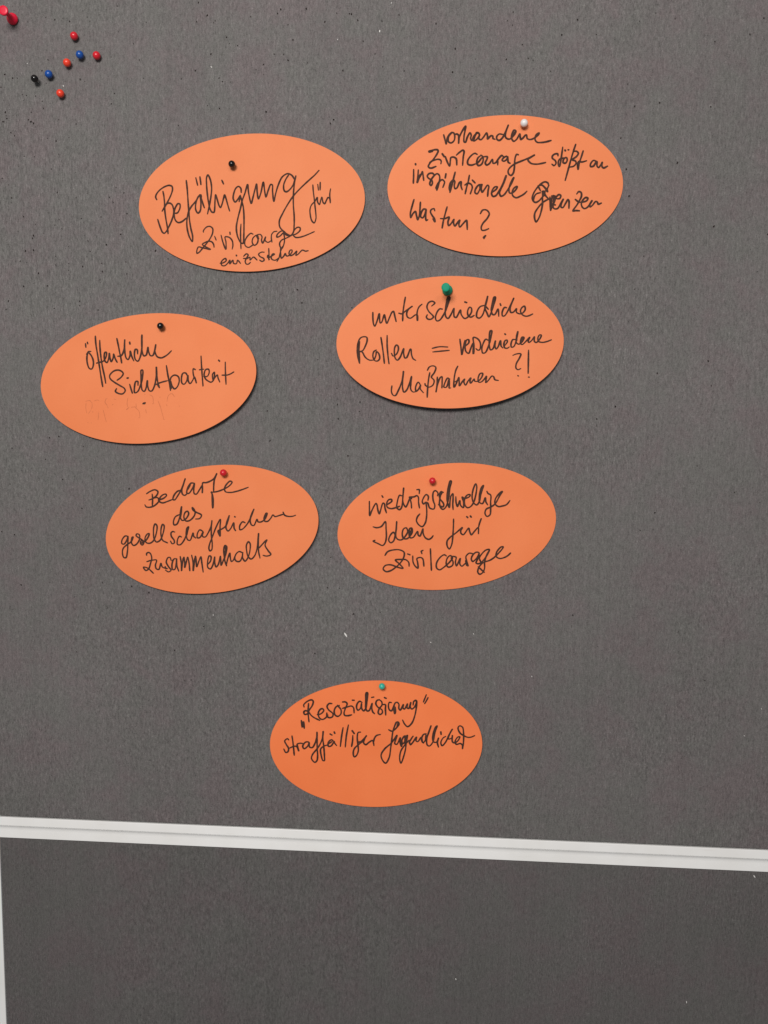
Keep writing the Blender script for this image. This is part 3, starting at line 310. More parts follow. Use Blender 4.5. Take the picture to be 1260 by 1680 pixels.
  {'t': 'Maßnahmen', 'faint': False, 's': [[-47.9, -35.5, -48.3, -40.0, -47.1, -43.1, -45.2, -43.7, -42.3, -38.9, -39.5, -31.6, -38.2, -23.7, -38.9, -31.1, -38.9, -37.8, -37.8, -40.9, -35.5, -39.0, -33.2, -33.4, -31.5, -27.8, -32.1, -33.4, -32.1, -38.5, -30.4, -40.7, -27.6, -40.5], [-23.9, -35.2, -25.9, -32.6, -28.1, -36.8, -27.6, -40.2, -25.3, -38.0, -23.9, -35.2, -24.2, -38.0, -21.6, -41.4], [-18.2, -22.8, -16.5, -20.0, -13.4, -19.2, -11.2, -20.4, -12.3, -24.6, -14.8, -28.5, -12.6, -31.3, -13.7, -35.2, -17.1, -36.9, -19.9, -35.2, -20.2, -33.8], [-16.2, -24.8, -17.2, -30.1, -18.0, -38.0, -18.4, -45.3], [-9.9, -28.5, -10.0, -34.2, -11.0, -40.9, -9.8, -34.7, -7.5, -29.1, -6.1, -28.3, -5.9, -32.5, -6.1, -37.6], [0.4, -30.3, -1.3, -29.5, -3.5, -33.1, -4.4, -37.0, -2.4, -37.0, -0.2, -30.9, 0.1, -33.7, 0.1, -37.9, 1.2, -37.6], [7.1, -19.7, 5.5, -23.1, 4.1, -30.4, 4.1, -37.1, 6.0, -33.8, 8.0, -29.0, 8.3, -32.7, 8.6, -36.0, 10.5, -33.2, 12.8, -30.5, 12.2, -32.7, 13.6, -35.5, 15.6, -32.2, 17.9, -29.7, 17.3, -32.2, 17.9, -33.9, 20.7, -30.5, 21.2, -32.2, 24.0, -32.3, 27.1, -28.9, 27.7, -25.9, 25.7, -26.1, 24.0, -30.0, 24.6, -33.1, 26.8, -32.9, 30.2, -29.3, 30.8, -28.4, 30.5, -33.5, 32.4, -31.8, 35.5, -28.2, 36.9, -28.8, 38.0, -31.3, 40.6, -31.9], [5.5, -32.6, 6.9, -31.5]]},
  {'t': 'questionexclamation', 'faint': False, 's': [[52.8, -11.3, 55.3, -10.3, 59.2, -10.3, 58.1, -13.6, 55.4, -18.6, 55.4, -22.0, 57.0, -23.2, 59.1, -22.3], [56.8, -28.1, 57.3, -28.4], [65.6, -7.1, 65.5, -13.7, 65.3, -26.3], [65.7, -29.4, 66.1, -29.5]]}]},
 'card4': {'x': -239.8301, 'y': 41.2324, 'th': 0.1167, 'a': 95.0533, 'b': 54.6764, 'L': [0.6, 3.6, 4.0, 0.0], 'px': 17.2303, 'pv': 0.7807, 'words': [{'t': 'öffentliche', 'faint': False, 's': [[-50.6, 35.4, -50.7, 32.3], [-48.8, 36.4, -48.7, 35.2], [-46.8, 28.4, -49.0, 28.3, -50.7, 24.8, -51.2, 19.0, -50.0, 14.3, -48.0, 13.5, -46.1, 16.7, -45.8, 21.3, -47.3, 25.6, -49.4, 27.8, -50.9, 26.5], [-41.2, 40.7, -41.6, 34.2, -41.2, 23.7, -40.9, 14.5, -40.6, 5.2, -40.2, -2.4], [-37.8, 36.9, -38.3, 32.1, -38.6, 23.5, -38.3, 14.2, -37.5, 6.0, -37.2, 0.2], [-43.0, 18.0, -39.8, 18.4, -36.7, 19.2, -33.8, 23.0, -33.4, 26.1, -34.6, 26.2, -35.6, 23.1, -35.5, 19.1, -33.9, 17.5, -32.1, 20.5, -30.9, 24.9, -30.8, 20.9, -30.0, 17.9, -28.1, 20.6, -27.2, 24.0, -26.2, 19.8, -25.0, 16.9], [-35.4, 24.9, -35.9, 20.3], [-22.7, 36.7, -22.2, 31.5, -21.7, 24.5, -21.3, 20.5, -21.1, 15.9], [-23.8, 21.8, -20.8, 21.9, -17.8, 26.4, -16.0, 34.8, -16.7, 30.9, -17.2, 24.1, -16.6, 19.4, -15.2, 18.1, -13.1, 21.3, -12.4, 24.7, -11.7, 20.6, -10.4, 16.5], [-12.0, 32.4, -11.9, 31.0], [-6.3, 22.0, -6.3, 25.5, -7.8, 25.9, -9.2, 21.5, -8.8, 17.4, -6.9, 15.8, -4.4, 19.2, -2.0, 26.5, -0.6, 37.2, -1.6, 31.0, -2.1, 23.6, -1.1, 19.7, 1.1, 20.4, 3.3, 26.4, 3.5, 23.0, 4.5, 19.4, 6.6, 19.2, 8.9, 23.5, 10.3, 27.9, 8.9, 23.0, 10.3, 17.9, 13.7, 16.4, 16.8, 17.2, 20.0, 18.9, 23.2, 21.4]]},
  {'t': 'Sichtbarkeit', 'faint': False, 's': [[-26.9, 1.7, -23.1, 3.9, -20.9, 6.9, -23.0, 9.4, -26.5, 10.2, -30.2, 9.0, -33.0, 6.1, -32.7, 3.5, -29.5, 0.2, -25.1, -3.1, -21.6, -5.8, -21.0, -7.9, -23.6, -10.3, -27.1, -9.7, -29.6, -7.6, -28.4, -5.4], [-17.9, 2.5, -17.1, 2.6], [-16.4, -2.9, -15.9, -6.1, -15.0, -10.6], [-9.3, -4.5, -9.1, -1.3, -10.8, -1.2, -12.6, -5.9, -12.9, -10.5, -10.4, -9.9, -7.1, -4.7, -4.4, 2.5, -3.7, 7.9, -5.0, 7.8, -5.7, 2.1, -6.3, -3.7, -6.1, -8.9, -4.4, -10.2, -2.3, -7.0, -0.7, -1.6, -0.9, -6.0, 0.1, -10.1, 2.1, -10.6, 5.0, -6.6, 7.3, 0.7, 8.5, 8.9, 8.1, 1.8, 8.3, -4.0, 9.2, -8.5], [6.3, -5.6, 10.0, -4.5, 16.7, -3.4], [7.5, -5.1, 9.0, -8.2], [17.4, 9.5, 17.7, 2.5, 18.3, -5.1, 18.6, -11.8], [18.7, -4.6, 20.6, -0.7, 23.7, 0.6, 26.6, -0.8, 27.2, -4.3, 25.0, -9.3, 22.4, -11.0, 20.3, -8.2, 19.6, -4.1, 19.9, -7.0], [19.1, -5.8, 19.5, -10.4], [35.1, -1.7, 33.4, 1.4, 31.0, 1.3, 29.3, -2.8, 29.4, -6.9, 31.1, -7.9, 33.5, -5.6, 35.2, -1.1, 35.0, -5.7, 36.5, -7.9, 39.2, -5.0, 40.7, -2.9, 41.9, -7.9], [42.3, 3.3, 40.6, 4.2, 40.0, 0.7, 40.6, -3.4, 41.3, -4.7], [48.5, 14.1, 48.1, 7.2, 47.7, -1.3, 47.4, -11.1], [45.8, 2.8, 49.5, 2.9], [49.0, -3.2, 51.9, -3.5, 54.1, -0.3, 53.8, 2.3, 51.4, 2.3, 49.5, -1.5, 50.0, -5.0, 52.6, -7.6, 54.9, -8.7, 57.2, -7.0, 58.5, -0.8, 56.8, -2.3, 56.4, -6.3], [56.2, -8.0, 58.9, -4.8, 60.9, -3.3, 61.2, -5.7, 62.3, -9.3], [63.4, 9.0, 64.2, 8.1], [69.0, 6.7, 68.3, -0.7, 67.6, -11.8], [65.0, -3.8, 69.1, -4.2, 72.1, -3.7, 75.4, -2.3]]},
  {'t': 'dot', 'faint': False, 's': [[-6.6, -20.6, -5.0, -20.1], [-6.2, -20.2, -5.4, -20.7]]},
  {'t': 'faint', 'faint': True, 's': [[-55.5, -23.9, -53.3, -21.6], [-22.1, -24.0, -19.3, -22.2], [-19.5, -14.3, -20.7, -19.2, -20.4, -21.7], [-56.8, -13.3, -53.2, -12.9, -51.7, -14.7], [-49.0, -13.7, -46.4, -13.2, -44.8, -13.9], [-38.6, -13.1, -37.7, -12.8], [-38.7, -17.3, -37.7, -21.0], [-31.4, -13.9, -30.2, -14.4], [-0.1, -13.4, 2.2, -15.3, 2.4, -21.1], [6.8, -19.9, 8.0, -24.2, 9.8, -34.8], [14.4, -20.7, 16.3, -15.9, 19.4, -14.6, 21.5, -17.3], [-14.1, -22.7, -11.1, -26.4, -10.8, -31.4], [-57.1, -31.5, -56.7, -31.7], [-54.2, -32.0, -53.9, -32.2], [-56.5, -15.0, -57.2, -18.3, -57.1, -23.3], [-51.3, -14.7, -51.5, -18.1, -52.5, -20.4], [-46.8, -23.5, -47.0, -26.8, -47.8, -30.1], [-42.3, -22.3, -41.6, -26.6, -40.8, -32.5], [-33.7, -18.6, -33.1, -18.4], [-4.3, -12.6, -4.0, -12.7], [-5.0, -25.8, -4.8, -28.7], [-11.7, -32.0, -11.1, -32.2], [9.7, -35.3, 10.5, -35.9], [24.6, -25.5, 25.0, -25.8], [8.5, -16.4, 9.1, -16.5], [13.5, -23.1, 14.0, -24.4], [1.5, -21.4, 2.5, -21.4], [-12.9, -20.0, -13.0, -22.8], [-17.4, -22.4, -14.0, -22.4], [-21.7, -24.0, -19.9, -23.0], [-51.8, -22.6, -51.5, -23.2], [-38.6, -12.7, -39.8, -15.9, -38.8, -18.1]]}]},
 'card5': {'x': -185.7153, 'y': -87.8375, 'th': 0.163, 'a': 94.9945, 'b': 55.3177, 'L': [0.6, 3.0, 3.0, 0.0], 'px': 19.238, 'pv': 0.8572, 'words': [{'t': 'Bedarfe', 'faint': False, 's': [[-51.6, 39.1, -47.9, 40.7, -43.5, 41.4, -41.3, 39.4, -42.9, 36.4, -47.3, 34.0, -50.5, 33.4], [-46.7, 38.1, -47.0, 34.0, -48.3, 28.2], [-46.6, 34.5, -42.4, 34.2, -41.9, 31.4, -45.9, 28.1, -50.4, 27.0, -53.9, 27.8, -54.8, 29.7], [-42.1, 32.1, -37.1, 33.1, -34.3, 35.1, -34.7, 36.3, -37.8, 35.9, -40.6, 33.6, -41.4, 30.8, -39.0, 29.2, -34.6, 29.8, -29.5, 30.9], [-21.6, 37.8, -24.2, 37.2, -27.7, 34.2, -29.2, 30.8, -27.8, 30.3, -24.2, 33.7, -19.5, 39.6, -15.5, 47.0, -17.7, 42.9, -20.1, 37.9, -20.1, 34.3, -18.5, 32.9, -15.6, 34.2], [-8.1, 42.1, -11.1, 42.5, -14.9, 38.3, -16.1, 34.6, -14.4, 34.1, -9.9, 38.8, -8.2, 41.5, -9.6, 36.9, -9.7, 33.1, -8.0, 32.5, -4.3, 36.2, -1.7, 38.8, -2.6, 33.0, -1.7, 37.6, -0.7, 41.3, 2.6, 41.1, 9.0, 43.2, 12.7, 47.4, 9.8, 42.5, 8.2, 36.8, 7.4, 32.1], [-11.9, 41.4, -14.7, 37.7], [5.4, 32.5, 6.1, 28.1, 5.6, 22.9, 4.4, 18.6, 4.7, 23.0, 5.5, 30.0], [5.0, 32.2, 10.1, 32.0, 16.4, 33.2, 22.2, 35.6, 24.8, 38.2, 23.4, 39.3, 20.1, 37.4, 17.3, 33.7, 17.8, 30.9, 21.8, 29.6, 27.9, 29.8, 32.8, 30.6, 38.2, 31.8]]},
  {'t': 'des', 'faint': False, 's': [[-26.1, 16.9, -29.7, 15.6, -32.2, 11.5, -32.1, 8.8, -29.6, 9.0, -25.9, 14.8, -22.8, 23.3, -24.6, 18.8, -25.4, 14.1, -24.3, 11.6, -21.1, 12.3, -17.6, 16.6, -18.2, 18.8, -20.4, 18.2, -22.3, 14.3, -21.4, 10.9, -18.4, 10.4, -14.4, 12.6, -12.0, 15.8, -12.0, 19.4, -13.5, 21.4, -13.5, 19.6, -10.6, 16.8, -6.6, 13.8, -8.5, 11.1, -12.2, 11.1], [-23.0, 22.2, -24.9, 15.2]]},
  {'t': 'gesellschaftlichen', 'faint': False, 's': [[-74.5, 4.5, -76.9, 5.1, -80.2, 2.3, -81.0, -0.9, -79.3, -1.8, -75.5, 2.2, -74.6, 4.2, -75.8, -2.0, -77.0, -7.8, -79.5, -13.8, -81.3, -13.3, -81.9, -9.6, -80.6, -5.5, -76.4, -2.5, -72.6, -0.6, -70.1, 3.3, -71.1, 3.1, -72.4, -1.2, -71.1, -4.1, -68.5, -3.6, -64.7, 0.7, -64.4, 4.6, -66.4, 5.5, -67.2, 4.1, -63.0, -0.1, -61.2, -2.2, -63.2, -4.9, -64.5, -3.5, -63.8, -1.2, -60.2, -1.7, -55.7, 3.1, -55.5, 4.3, -57.4, 3.9, -59.8, 0.6, -59.5, -3.0, -56.7, -4.3, -53.0, -2.7, -49.2, 3.4, -47.4, 10.3, -48.7, 11.8, -50.3, 9.5, -51.7, 3.1, -51.8, -1.1, -50.2, -4.0, -46.9, -3.0, -42.7, 3.7, -41.1, 9.4, -42.2, 10.5, -43.8, 8.0, -45.2, 1.6, -44.5, -3.3, -40.7, -6.1], [-63.5, -3.1, -62.2, -2.6], [-32.6, 2.4, -34.3, 3.1, -36.0, 2.1, -36.2, -0.9, -34.4, -4.7, -34.7, -7.1, -36.6, -7.4, -37.7, -4.9], [-27.4, -2.7, -29.0, -1.9, -31.3, -4.6, -32.0, -8.7, -29.6, -9.3, -26.1, -6.5, -22.8, -1.5, -19.6, 5.2, -21.2, 4.2, -22.9, -2.1, -22.3, -5.8, -20.3, -6.7, -16.6, -0.9, -16.5, -3.6, -14.9, -5.3], [-20.4, 4.1, -22.3, -1.6], [-7.7, -0.4, -10.2, 1.2, -12.8, -1.7, -13.4, -5.3, -11.3, -5.5, -7.6, -1.3, -8.7, -4.7, -6.4, -5.6, -2.8, -1.9, 0.4, 3.0, 1.8, 7.6, 0.1, 0.6, -0.9, -7.0, -1.2, -12.4, -2.6, -17.6, -4.2, -18.2, -4.8, -16.0, -3.1, -11.5, 0.2, -6.0, 4.4, 1.2, 9.4, 7.7, 8.1, 1.3, 6.8, -6.6, 5.7, -1.9, 9.6, -0.7, 13.6, 1.7, 17.7, 9.8, 14.7, 4.6, 13.2, -0.6, 14.6, -3.2, 17.4, -1.2, 20.6, 3.1, 20.3, -1.6, 21.2, -3.8], [6.3, -2.0, 6.6, -4.5], [22.3, 8.4, 22.7, 7.9], [30.6, 1.8, 28.6, 2.9, 25.4, -0.5, 25.2, -3.5, 27.3, -3.4, 33.6, 1.9, 40.1, 12.3, 36.9, 7.4, 35.3, 2.9, 35.9, -0.8, 37.9, -1.6, 41.4, 3.2, 42.0, 1.1, 44.3, 0.5, 48.2, 2.3, 51.1, 7.2, 50.2, 7.4, 47.8, 3.5, 48.0, 0.8, 50.3, 0.2, 53.7, 2.7, 55.9, 5.1, 57.4, 3.5, 61.1, 3.8, 64.8, 4.4], [65.1, 6.2, 65.9, 3.7, 68.6, 2.1, 72.8, 1.6, 75.5, 2.1], [48.6, 2.8, 50.7, 6.7]]},
  {'t': 'Zusammenhalts', 'faint': False, 's': [[-60.8, -14.2, -60.6, -12.8, -58.9, -12.1, -57.3, -13.3, -56.7, -17.3, -58.8, -22.4, -61.0, -26.4, -63.7, -27.5, -65.3, -24.3, -61.8, -25.6, -57.4, -30.8], [-61.5, -19.9, -57.7, -19.4, -52.8, -19.8, -54.5, -24.2, -54.1, -27.3, -52.1, -28.2, -49.4, -23.1, -49.1, -23.2, -48.7, -26.2, -46.8, -27.7, -44.4, -28.5], [-46.0, -26.6, -45.4, -28.5], [-39.9, -21.7, -40.4, -19.2, -42.2, -19.0, -44.4, -22.6, -43.0, -27.0, -41.4, -30.3, -43.7, -31.5, -46.2, -29.6], [-35.2, -20.9, -37.0, -20.9, -39.6, -25.1, -39.8, -29.9, -38.0, -30.1, -36.0, -25.6, -34.9, -21.2, -35.6, -26.8, -34.6, -32.1], [-38.7, -21.6, -39.6, -25.1], [-31.3, -19.6, -31.3, -25.0, -32.1, -32.0, -30.6, -26.3, -28.1, -20.6, -28.2, -24.8, -28.8, -29.6, -26.7, -25.0, -24.8, -21.1, -24.4, -26.0, -24.8, -33.1], [-29.2, -21.7, -30.3, -26.4], [-21.0, -19.8, -20.8, -26.5, -21.8, -33.4, -19.6, -26.6, -17.8, -21.2, -17.9, -25.6, -18.1, -30.4, -15.2, -25.4, -13.1, -22.4, -13.1, -27.5, -13.2, -35.8], [-19.1, -23.1, -20.1, -27.8], [-7.6, -29.5, -5.0, -26.8, -4.2, -23.3, -5.6, -22.5, -7.9, -27.6, -8.4, -32.4, -6.5, -34.0, -3.9, -31.2, -0.9, -24.1, -1.7, -29.1, -1.1, -32.9, 1.0, -31.3, 4.2, -24.2, 3.9, -28.1, 3.6, -31.9, 6.4, -27.8, 9.7, -22.2, 11.1, -16.5, 9.9, -15.4, 8.2, -18.4, 7.5, -24.9, 7.6, -29.8, 8.3, -33.1], [8.0, -33.1, 10.1, -27.7, 13.0, -22.7, 12.8, -25.7, 13.1, -29.9, 14.6, -29.5, 17.8, -24.9], [24.1, -23.6, 21.3, -22.3, 17.9, -24.6, 16.6, -28.6, 18.1, -30.6, 20.8, -30.7, 23.6, -26.5, 24.4, -23.6, 23.6, -28.3, 25.3, -31.3, 28.1, -28.9, 30.8, -23.3, 32.1, -16.9, 30.9, -15.0, 28.7, -17.7, 28.1, -23.5, 28.6, -27.8, 30.9, -30.2, 34.3, -28.0, 37.3, -22.4, 40.9, -9.2, 39.2, -18.5, 38.5, -24.4, 38.8, -30.4], [38.9, -22.0, 47.2, -15.7, 45.0, -19.9, 46.9, -24.9, 48.8, -28.7, 45.0, -29.5, 41.9, -28.4], [10.0, -16.9, 7.9, -26.2]]}]},
 'card6': {'x': 17.8444, 'y': -80.991, 'th': 0.1349, 'a': 93.7249, 'b': 54.1388, 'L': [0.4, 0.9, 0.4, 0.2], 'px': -6.8754, 'pv': 0.7561, 'words': [{'t': 'niedrigschwellige', 'faint': False, 's': [[-62.6, 29.3, -63.2, 23.7, -63.7, 17.2, -61.8, 20.6, -57.2, 26.9, -56.5, 25.9, -56.2, 21.2, -55.4, 17.8, -51.1, 26.5, -50.0, 25.8, -49.9, 22.2, -49.2, 17.9], [-51.2, 32.9, -50.6, 31.6], [-47.5, 24.9, -43.4, 27.3, -43.5, 28.8, -45.9, 28.8, -47.9, 26.1, -47.8, 22.6, -44.7, 21.0, -40.6, 21.4, -37.3, 22.2], [-34.5, 31.0, -36.2, 31.5, -38.9, 25.7, -39.7, 21.1, -37.6, 19.3, -35.6, 21.2, -33.3, 30.9, -32.0, 37.2, -33.3, 30.9, -34.0, 25.1, -32.1, 21.1, -30.5, 22.9, -27.9, 27.3, -27.1, 24.3, -27.2, 19.6], [-28.0, 29.1, -23.9, 28.9, -21.5, 29.6, -20.4, 28.2, -20.7, 23.6, -20.5, 18.9], [-26.4, 27.7, -28.0, 28.5], [-20.9, 34.7, -18.9, 34.4, -19.3, 31.1], [-12.5, 24.7, -11.8, 27.8, -13.4, 29.6, -15.6, 27.7, -17.5, 23.8, -16.6, 21.9, -14.7, 22.9, -13.0, 22.1, -11.8, 17.9, -8.4, 16.6, -7.2, 19.7, -8.0, 23.3, -8.0, 28.0, -6.9, 31.3, -5.2, 32.0, -3.4, 29.8, -4.0, 27.5], [-14.4, 22.6, -14.4, 18.2, -15.2, 11.2, -17.0, 5.5, -19.9, 2.6, -22.7, 4.4, -24.3, 8.1, -23.0, 11.5, -20.9, 13.6], [1.2, 29.8, -0.7, 30.6, -2.5, 27.9, -2.0, 24.4, 0.4, 20.0, -0.2, 17.7, -2.4, 18.3, -4.0, 19.9], [-1.3, 27.8, 0.3, 29.9], [-0.6, 29.2, -2.2, 25.0, -3.1, 19.8, -2.3, 16.8, -0.7, 15.4, 1.8, 16.9, 4.9, 23.6, 7.0, 32.1, 9.1, 38.5, 8.3, 38.9, 5.9, 33.4, 3.8, 24.9, 4.1, 19.0, 4.9, 16.5, 6.1, 21.7, 7.5, 26.2, 9.1, 27.7, 9.0, 24.3, 8.1, 18.5, 7.9, 14.2], [7.5, 37.3, 4.1, 21.9], [11.4, 24.9, 11.1, 19.9, 11.9, 16.6, 14.4, 21.0, 14.6, 17.2, 16.7, 14.9, 17.5, 19.8, 16.8, 23.9, 18.7, 22.6, 23.1, 23.8, 23.6, 25.2, 21.3, 25.2, 18.6, 22.0, 18.1, 17.4, 20.1, 14.5, 23.0, 15.1, 26.4, 19.3, 30.0, 31.7, 29.4, 33.8, 26.9, 29.8, 25.1, 23.0, 25.7, 18.3, 28.1, 15.9, 30.3, 17.7, 32.7, 24.4, 35.7, 31.7, 34.3, 30.7, 31.5, 24.0, 31.1, 17.6, 33.3, 16.5, 36.1, 20.9, 36.3, 17.6, 37.5, 14.9], [17.6, 23.3, 17.3, 15.7], [38.1, 26.4, 38.8, 24.6, 40.9, 22.9, 40.2, 16.6, 39.6, 10.8, 38.6, 6.3, 35.9, 5.1, 34.5, 7.9, 35.9, 11.3, 40.1, 12.8, 43.8, 15.0, 48.5, 21.5, 50.9, 24.7, 48.8, 23.8, 44.5, 19.0, 43.8, 15.0, 46.4, 12.4, 49.3, 12.4, 53.4, 13.3, 56.6, 16.4]]},
  {'t': 'Ideen', 'faint': False, 's': [[-62.0, 7.1, -59.1, 6.0, -55.0, 6.6, -51.0, 10.3, -51.1, 4.1, -51.8, -3.5, -53.5, -8.1, -55.8, -9.9, -59.1, -8.1, -63.3, -5.2, -61.9, -4.7], [-44.1, -1.4, -45.1, 0.4, -48.0, -1.6, -50.0, -6.1, -48.5, -8.3, -46.0, -7.1, -43.5, -0.9, -41.3, 9.2, -42.4, 3.1, -43.5, -3.3, -42.1, -6.1, -38.9, -6.8, -35.0, -3.6, -32.9, -0.3, -33.7, 3.0, -36.1, 2.4, -37.8, -2.1, -37.0, -5.8, -34.2, -6.4, -31.0, -4.1, -28.8, -0.8, -29.1, 2.2, -30.8, 2.1, -31.9, -2.2, -31.4, -5.8, -28.8, -5.8, -24.5, -1.3, -24.2, -4.3, -22.9, -5.3, -19.6, 0.5, -19.8, -3.6, -18.4, -7.3, -15.7, -9.0, -13.3, -8.1, -11.6, -6.3], [-31.5, -4.0, -29.5, 1.1]]},
  {'t': 'für', 'faint': False, 's': [[7.4, 6.0, 6.5, -0.6, 5.1, -8.7, 3.4, -15.6, 1.0, -19.2, -0.5, -16.9, -0.2, -12.3, 2.3, -9.6, 8.0, -6.1, 13.9, -2.2, 12.5, -4.3, 12.3, -6.6, 14.1, -8.3, 19.3, -3.3, 19.9, -6.3, 21.0, -9.0, 24.2, -6.2, 27.4, -3.6, 27.1, -8.8], [30.8, 3.7, 28.9, -0.2, 27.7, -3.6], [18.8, 6.8, 19.5, 6.0], [21.9, 7.0, 22.5, 6.1]]},
  {'t': 'Zivilcourage', 'faint': False, 's': [[-54.7, -18.6, -52.3, -15.9, -47.5, -14.8, -41.7, -15.3, -38.1, -17.8, -38.6, -21.6, -41.7, -26.0, -46.3, -29.7, -51.3, -32.4, -55.5, -32.8, -57.7, -30.2, -55.5, -27.5, -50.8, -27.4, -45.2, -30.1, -40.6, -31.5, -43.1, -27.6, -46.2, -23.7, -41.5, -23.7, -37.4, -24.4, -35.1, -27.0, -35.1, -30.3], [-35.2, -19.6, -33.3, -20.5], [-31.0, -21.9, -31.3, -27.2, -29.9, -30.9, -27.8, -32.8, -27.5, -27.6, -27.7, -24.6, -25.0, -23.8, -22.8, -25.1, -22.4, -31.7], [-21.7, -18.0, -23.2, -18.6, -22.9, -20.7], [-15.2, -17.4, -15.8, -26.5, -16.4, -36.0], [-2.3, -25.0, -3.9, -23.8, -7.6, -25.6, -11.4, -30.5, -11.6, -34.7, -9.4, -36.4, -5.7, -34.7, -0.0, -30.6, 2.7, -27.3, 1.2, -25.1, -1.6, -26.9, -3.1, -32.0, -1.6, -34.9, 2.0, -33.8, 2.9, -30.9, 1.5, -27.2], [3.4, -25.9, 5.9, -27.1, 4.9, -31.1, 5.4, -34.5, 9.3, -28.7, 8.5, -33.3, 10.0, -35.3, 13.7, -33.3, 15.2, -35.5, 14.5, -31.0, 14.4, -27.4, 17.5, -24.8, 20.4, -25.5], [13.7, -30.9, 14.1, -35.1], [25.7, -27.5, 25.7, -25.2, 23.4, -24.6, 20.2, -26.9, 18.7, -30.3, 19.7, -32.2, 23.4, -29.6, 25.9, -25.8, 23.9, -30.9, 22.4, -33.7, 24.0, -34.7, 27.1, -33.6, 32.3, -28.2, 34.8, -23.5, 32.2, -23.5, 28.5, -26.1, 25.7, -29.9, 26.5, -33.5], [34.8, -23.8, 31.7, -28.8, 29.7, -33.9, 29.1, -39.1, 27.3, -42.5, 24.5, -43.9, 23.0, -42.0, 24.3, -38.0, 28.2, -34.3, 34.7, -32.6, 39.7, -29.6, 46.8, -22.5, 45.1, -22.3, 40.6, -26.8, 40.2, -30.3, 42.9, -32.1, 47.0, -31.6, 50.1, -30.2, 52.4, -28.4], [23.8, -37.3, 28.4, -42.6]]}]},
 'card7': {'x': -39.9413, 'y': -276.416, 'th': 0.0656, 'a': 94.4202, 'b': 57.7517, 'L': [0.5, 1.6, 2.6, 0.0], 'px': 8.8114, 'pv': 0.9, 'words': [{'t': 'quote', 'faint': False, 's': [[-64.8, 23.3, -64.6, 19.6, -64.5, 17.2], [-62.7, 22.0, -62.6, 18.9, -62.6, 16.1], [-63.9, 22.0, -63.6, 17.4]]},
  {'t': 'Resozialisierung', 'faint': False, 's': [[-61.6, 35.6, -61.8, 37.5, -58.2, 40.8, -54.5, 41.9, -53.1, 40.6, -54.2, 36.7, -56.9, 33.0, -58.9, 29.4, -61.4, 28.8, -62.1, 31.0, -60.5, 32.2, -58.2, 31.2, -55.4, 27.4, -51.9, 24.8, -48.3, 23.0], [-57.4, 38.6, -58.3, 30.6, -58.0, 21.9], [-50.2, 28.2, -46.8, 29.0, -44.2, 32.0, -45.3, 33.6, -47.2, 33.0, -49.2, 29.7, -48.5, 25.3, -45.9, 23.7, -42.8, 25.2, -40.8, 27.6], [-36.6, 38.0, -39.0, 38.1, -41.0, 35.6, -39.9, 32.5, -36.2, 28.7, -36.6, 26.2, -39.1, 25.1, -41.5, 26.4, -41.6, 29.5], [-30.0, 36.2, -33.1, 34.8, -34.9, 31.1, -34.2, 27.4, -31.8, 26.2, -29.0, 28.5, -28.8, 32.2, -30.4, 34.7, -31.6, 36.3], [-27.0, 39.2, -24.5, 39.2, -23.0, 37.6, -24.8, 33.3, -26.2, 29.0, -25.7, 27.0, -22.7, 26.6, -19.6, 27.3], [-27.2, 33.4, -22.3, 34.8, -19.2, 35.3, -17.5, 33.7, -17.2, 29.1], [-18.1, 40.6, -16.6, 40.5], [-9.7, 38.4, -11.8, 39.4, -14.0, 37.3, -14.8, 33.6, -13.7, 31.4, -11.5, 32.9, -10.2, 37.2, -10.3, 32.9, -8.6, 30.7, -6.7, 32.8, -5.2, 39.5, -4.5, 46.9, -5.5, 46.9, -6.4, 39.6, -6.7, 33.4, -5.6, 30.6, -3.8, 30.8, -0.8, 37.2, -1.3, 33.2, -0.6, 29.5, 0.8, 27.9], [-5.2, 45.7, -6.1, 33.4], [-0.9, 42.6, 0.9, 42.9], [10.5, 42.1, 11.7, 41.4], [5.7, 40.4, 3.5, 39.6, 2.5, 36.8, 4.1, 33.7, 7.6, 31.1, 7.8, 28.4, 5.6, 27.0, 4.2, 28.5, 5.3, 32.4, 7.8, 35.4, 7.7, 38.5, 5.7, 40.4], [7.8, 35.8, 10.8, 35.7, 10.7, 31.7, 10.7, 26.4], [16.3, 37.4, 14.5, 37.7, 13.5, 34.7, 14.2, 31.0, 15.9, 30.0, 17.9, 33.3, 19.6, 37.0, 21.4, 37.5, 22.8, 35.7, 22.6, 32.0, 23.7, 30.4, 26.7, 35.2, 26.2, 32.5, 27.4, 31.2, 30.3, 35.8, 29.8, 32.4, 31.3, 31.7, 33.3, 36.9, 32.8, 32.9, 33.9, 31.1, 36.4, 32.8, 38.4, 37.1, 37.9, 38.8, 36.0, 37.8, 35.3, 34.7], [17.9, 33.3, 18.8, 27.5, 19.5, 29.6, 19.4, 33.3], [38.7, 38.3, 38.2, 33.4, 36.3, 24.9, 33.3, 18.2, 29.6, 15.3, 27.0, 17.7, 25.4, 21.4]]},
  {'t': 'quote', 'faint': False, 's': [[47.3, 43.6, 46.0, 40.6, 44.5, 37.2], [48.7, 41.0, 47.1, 38.1, 45.5, 35.7]]},
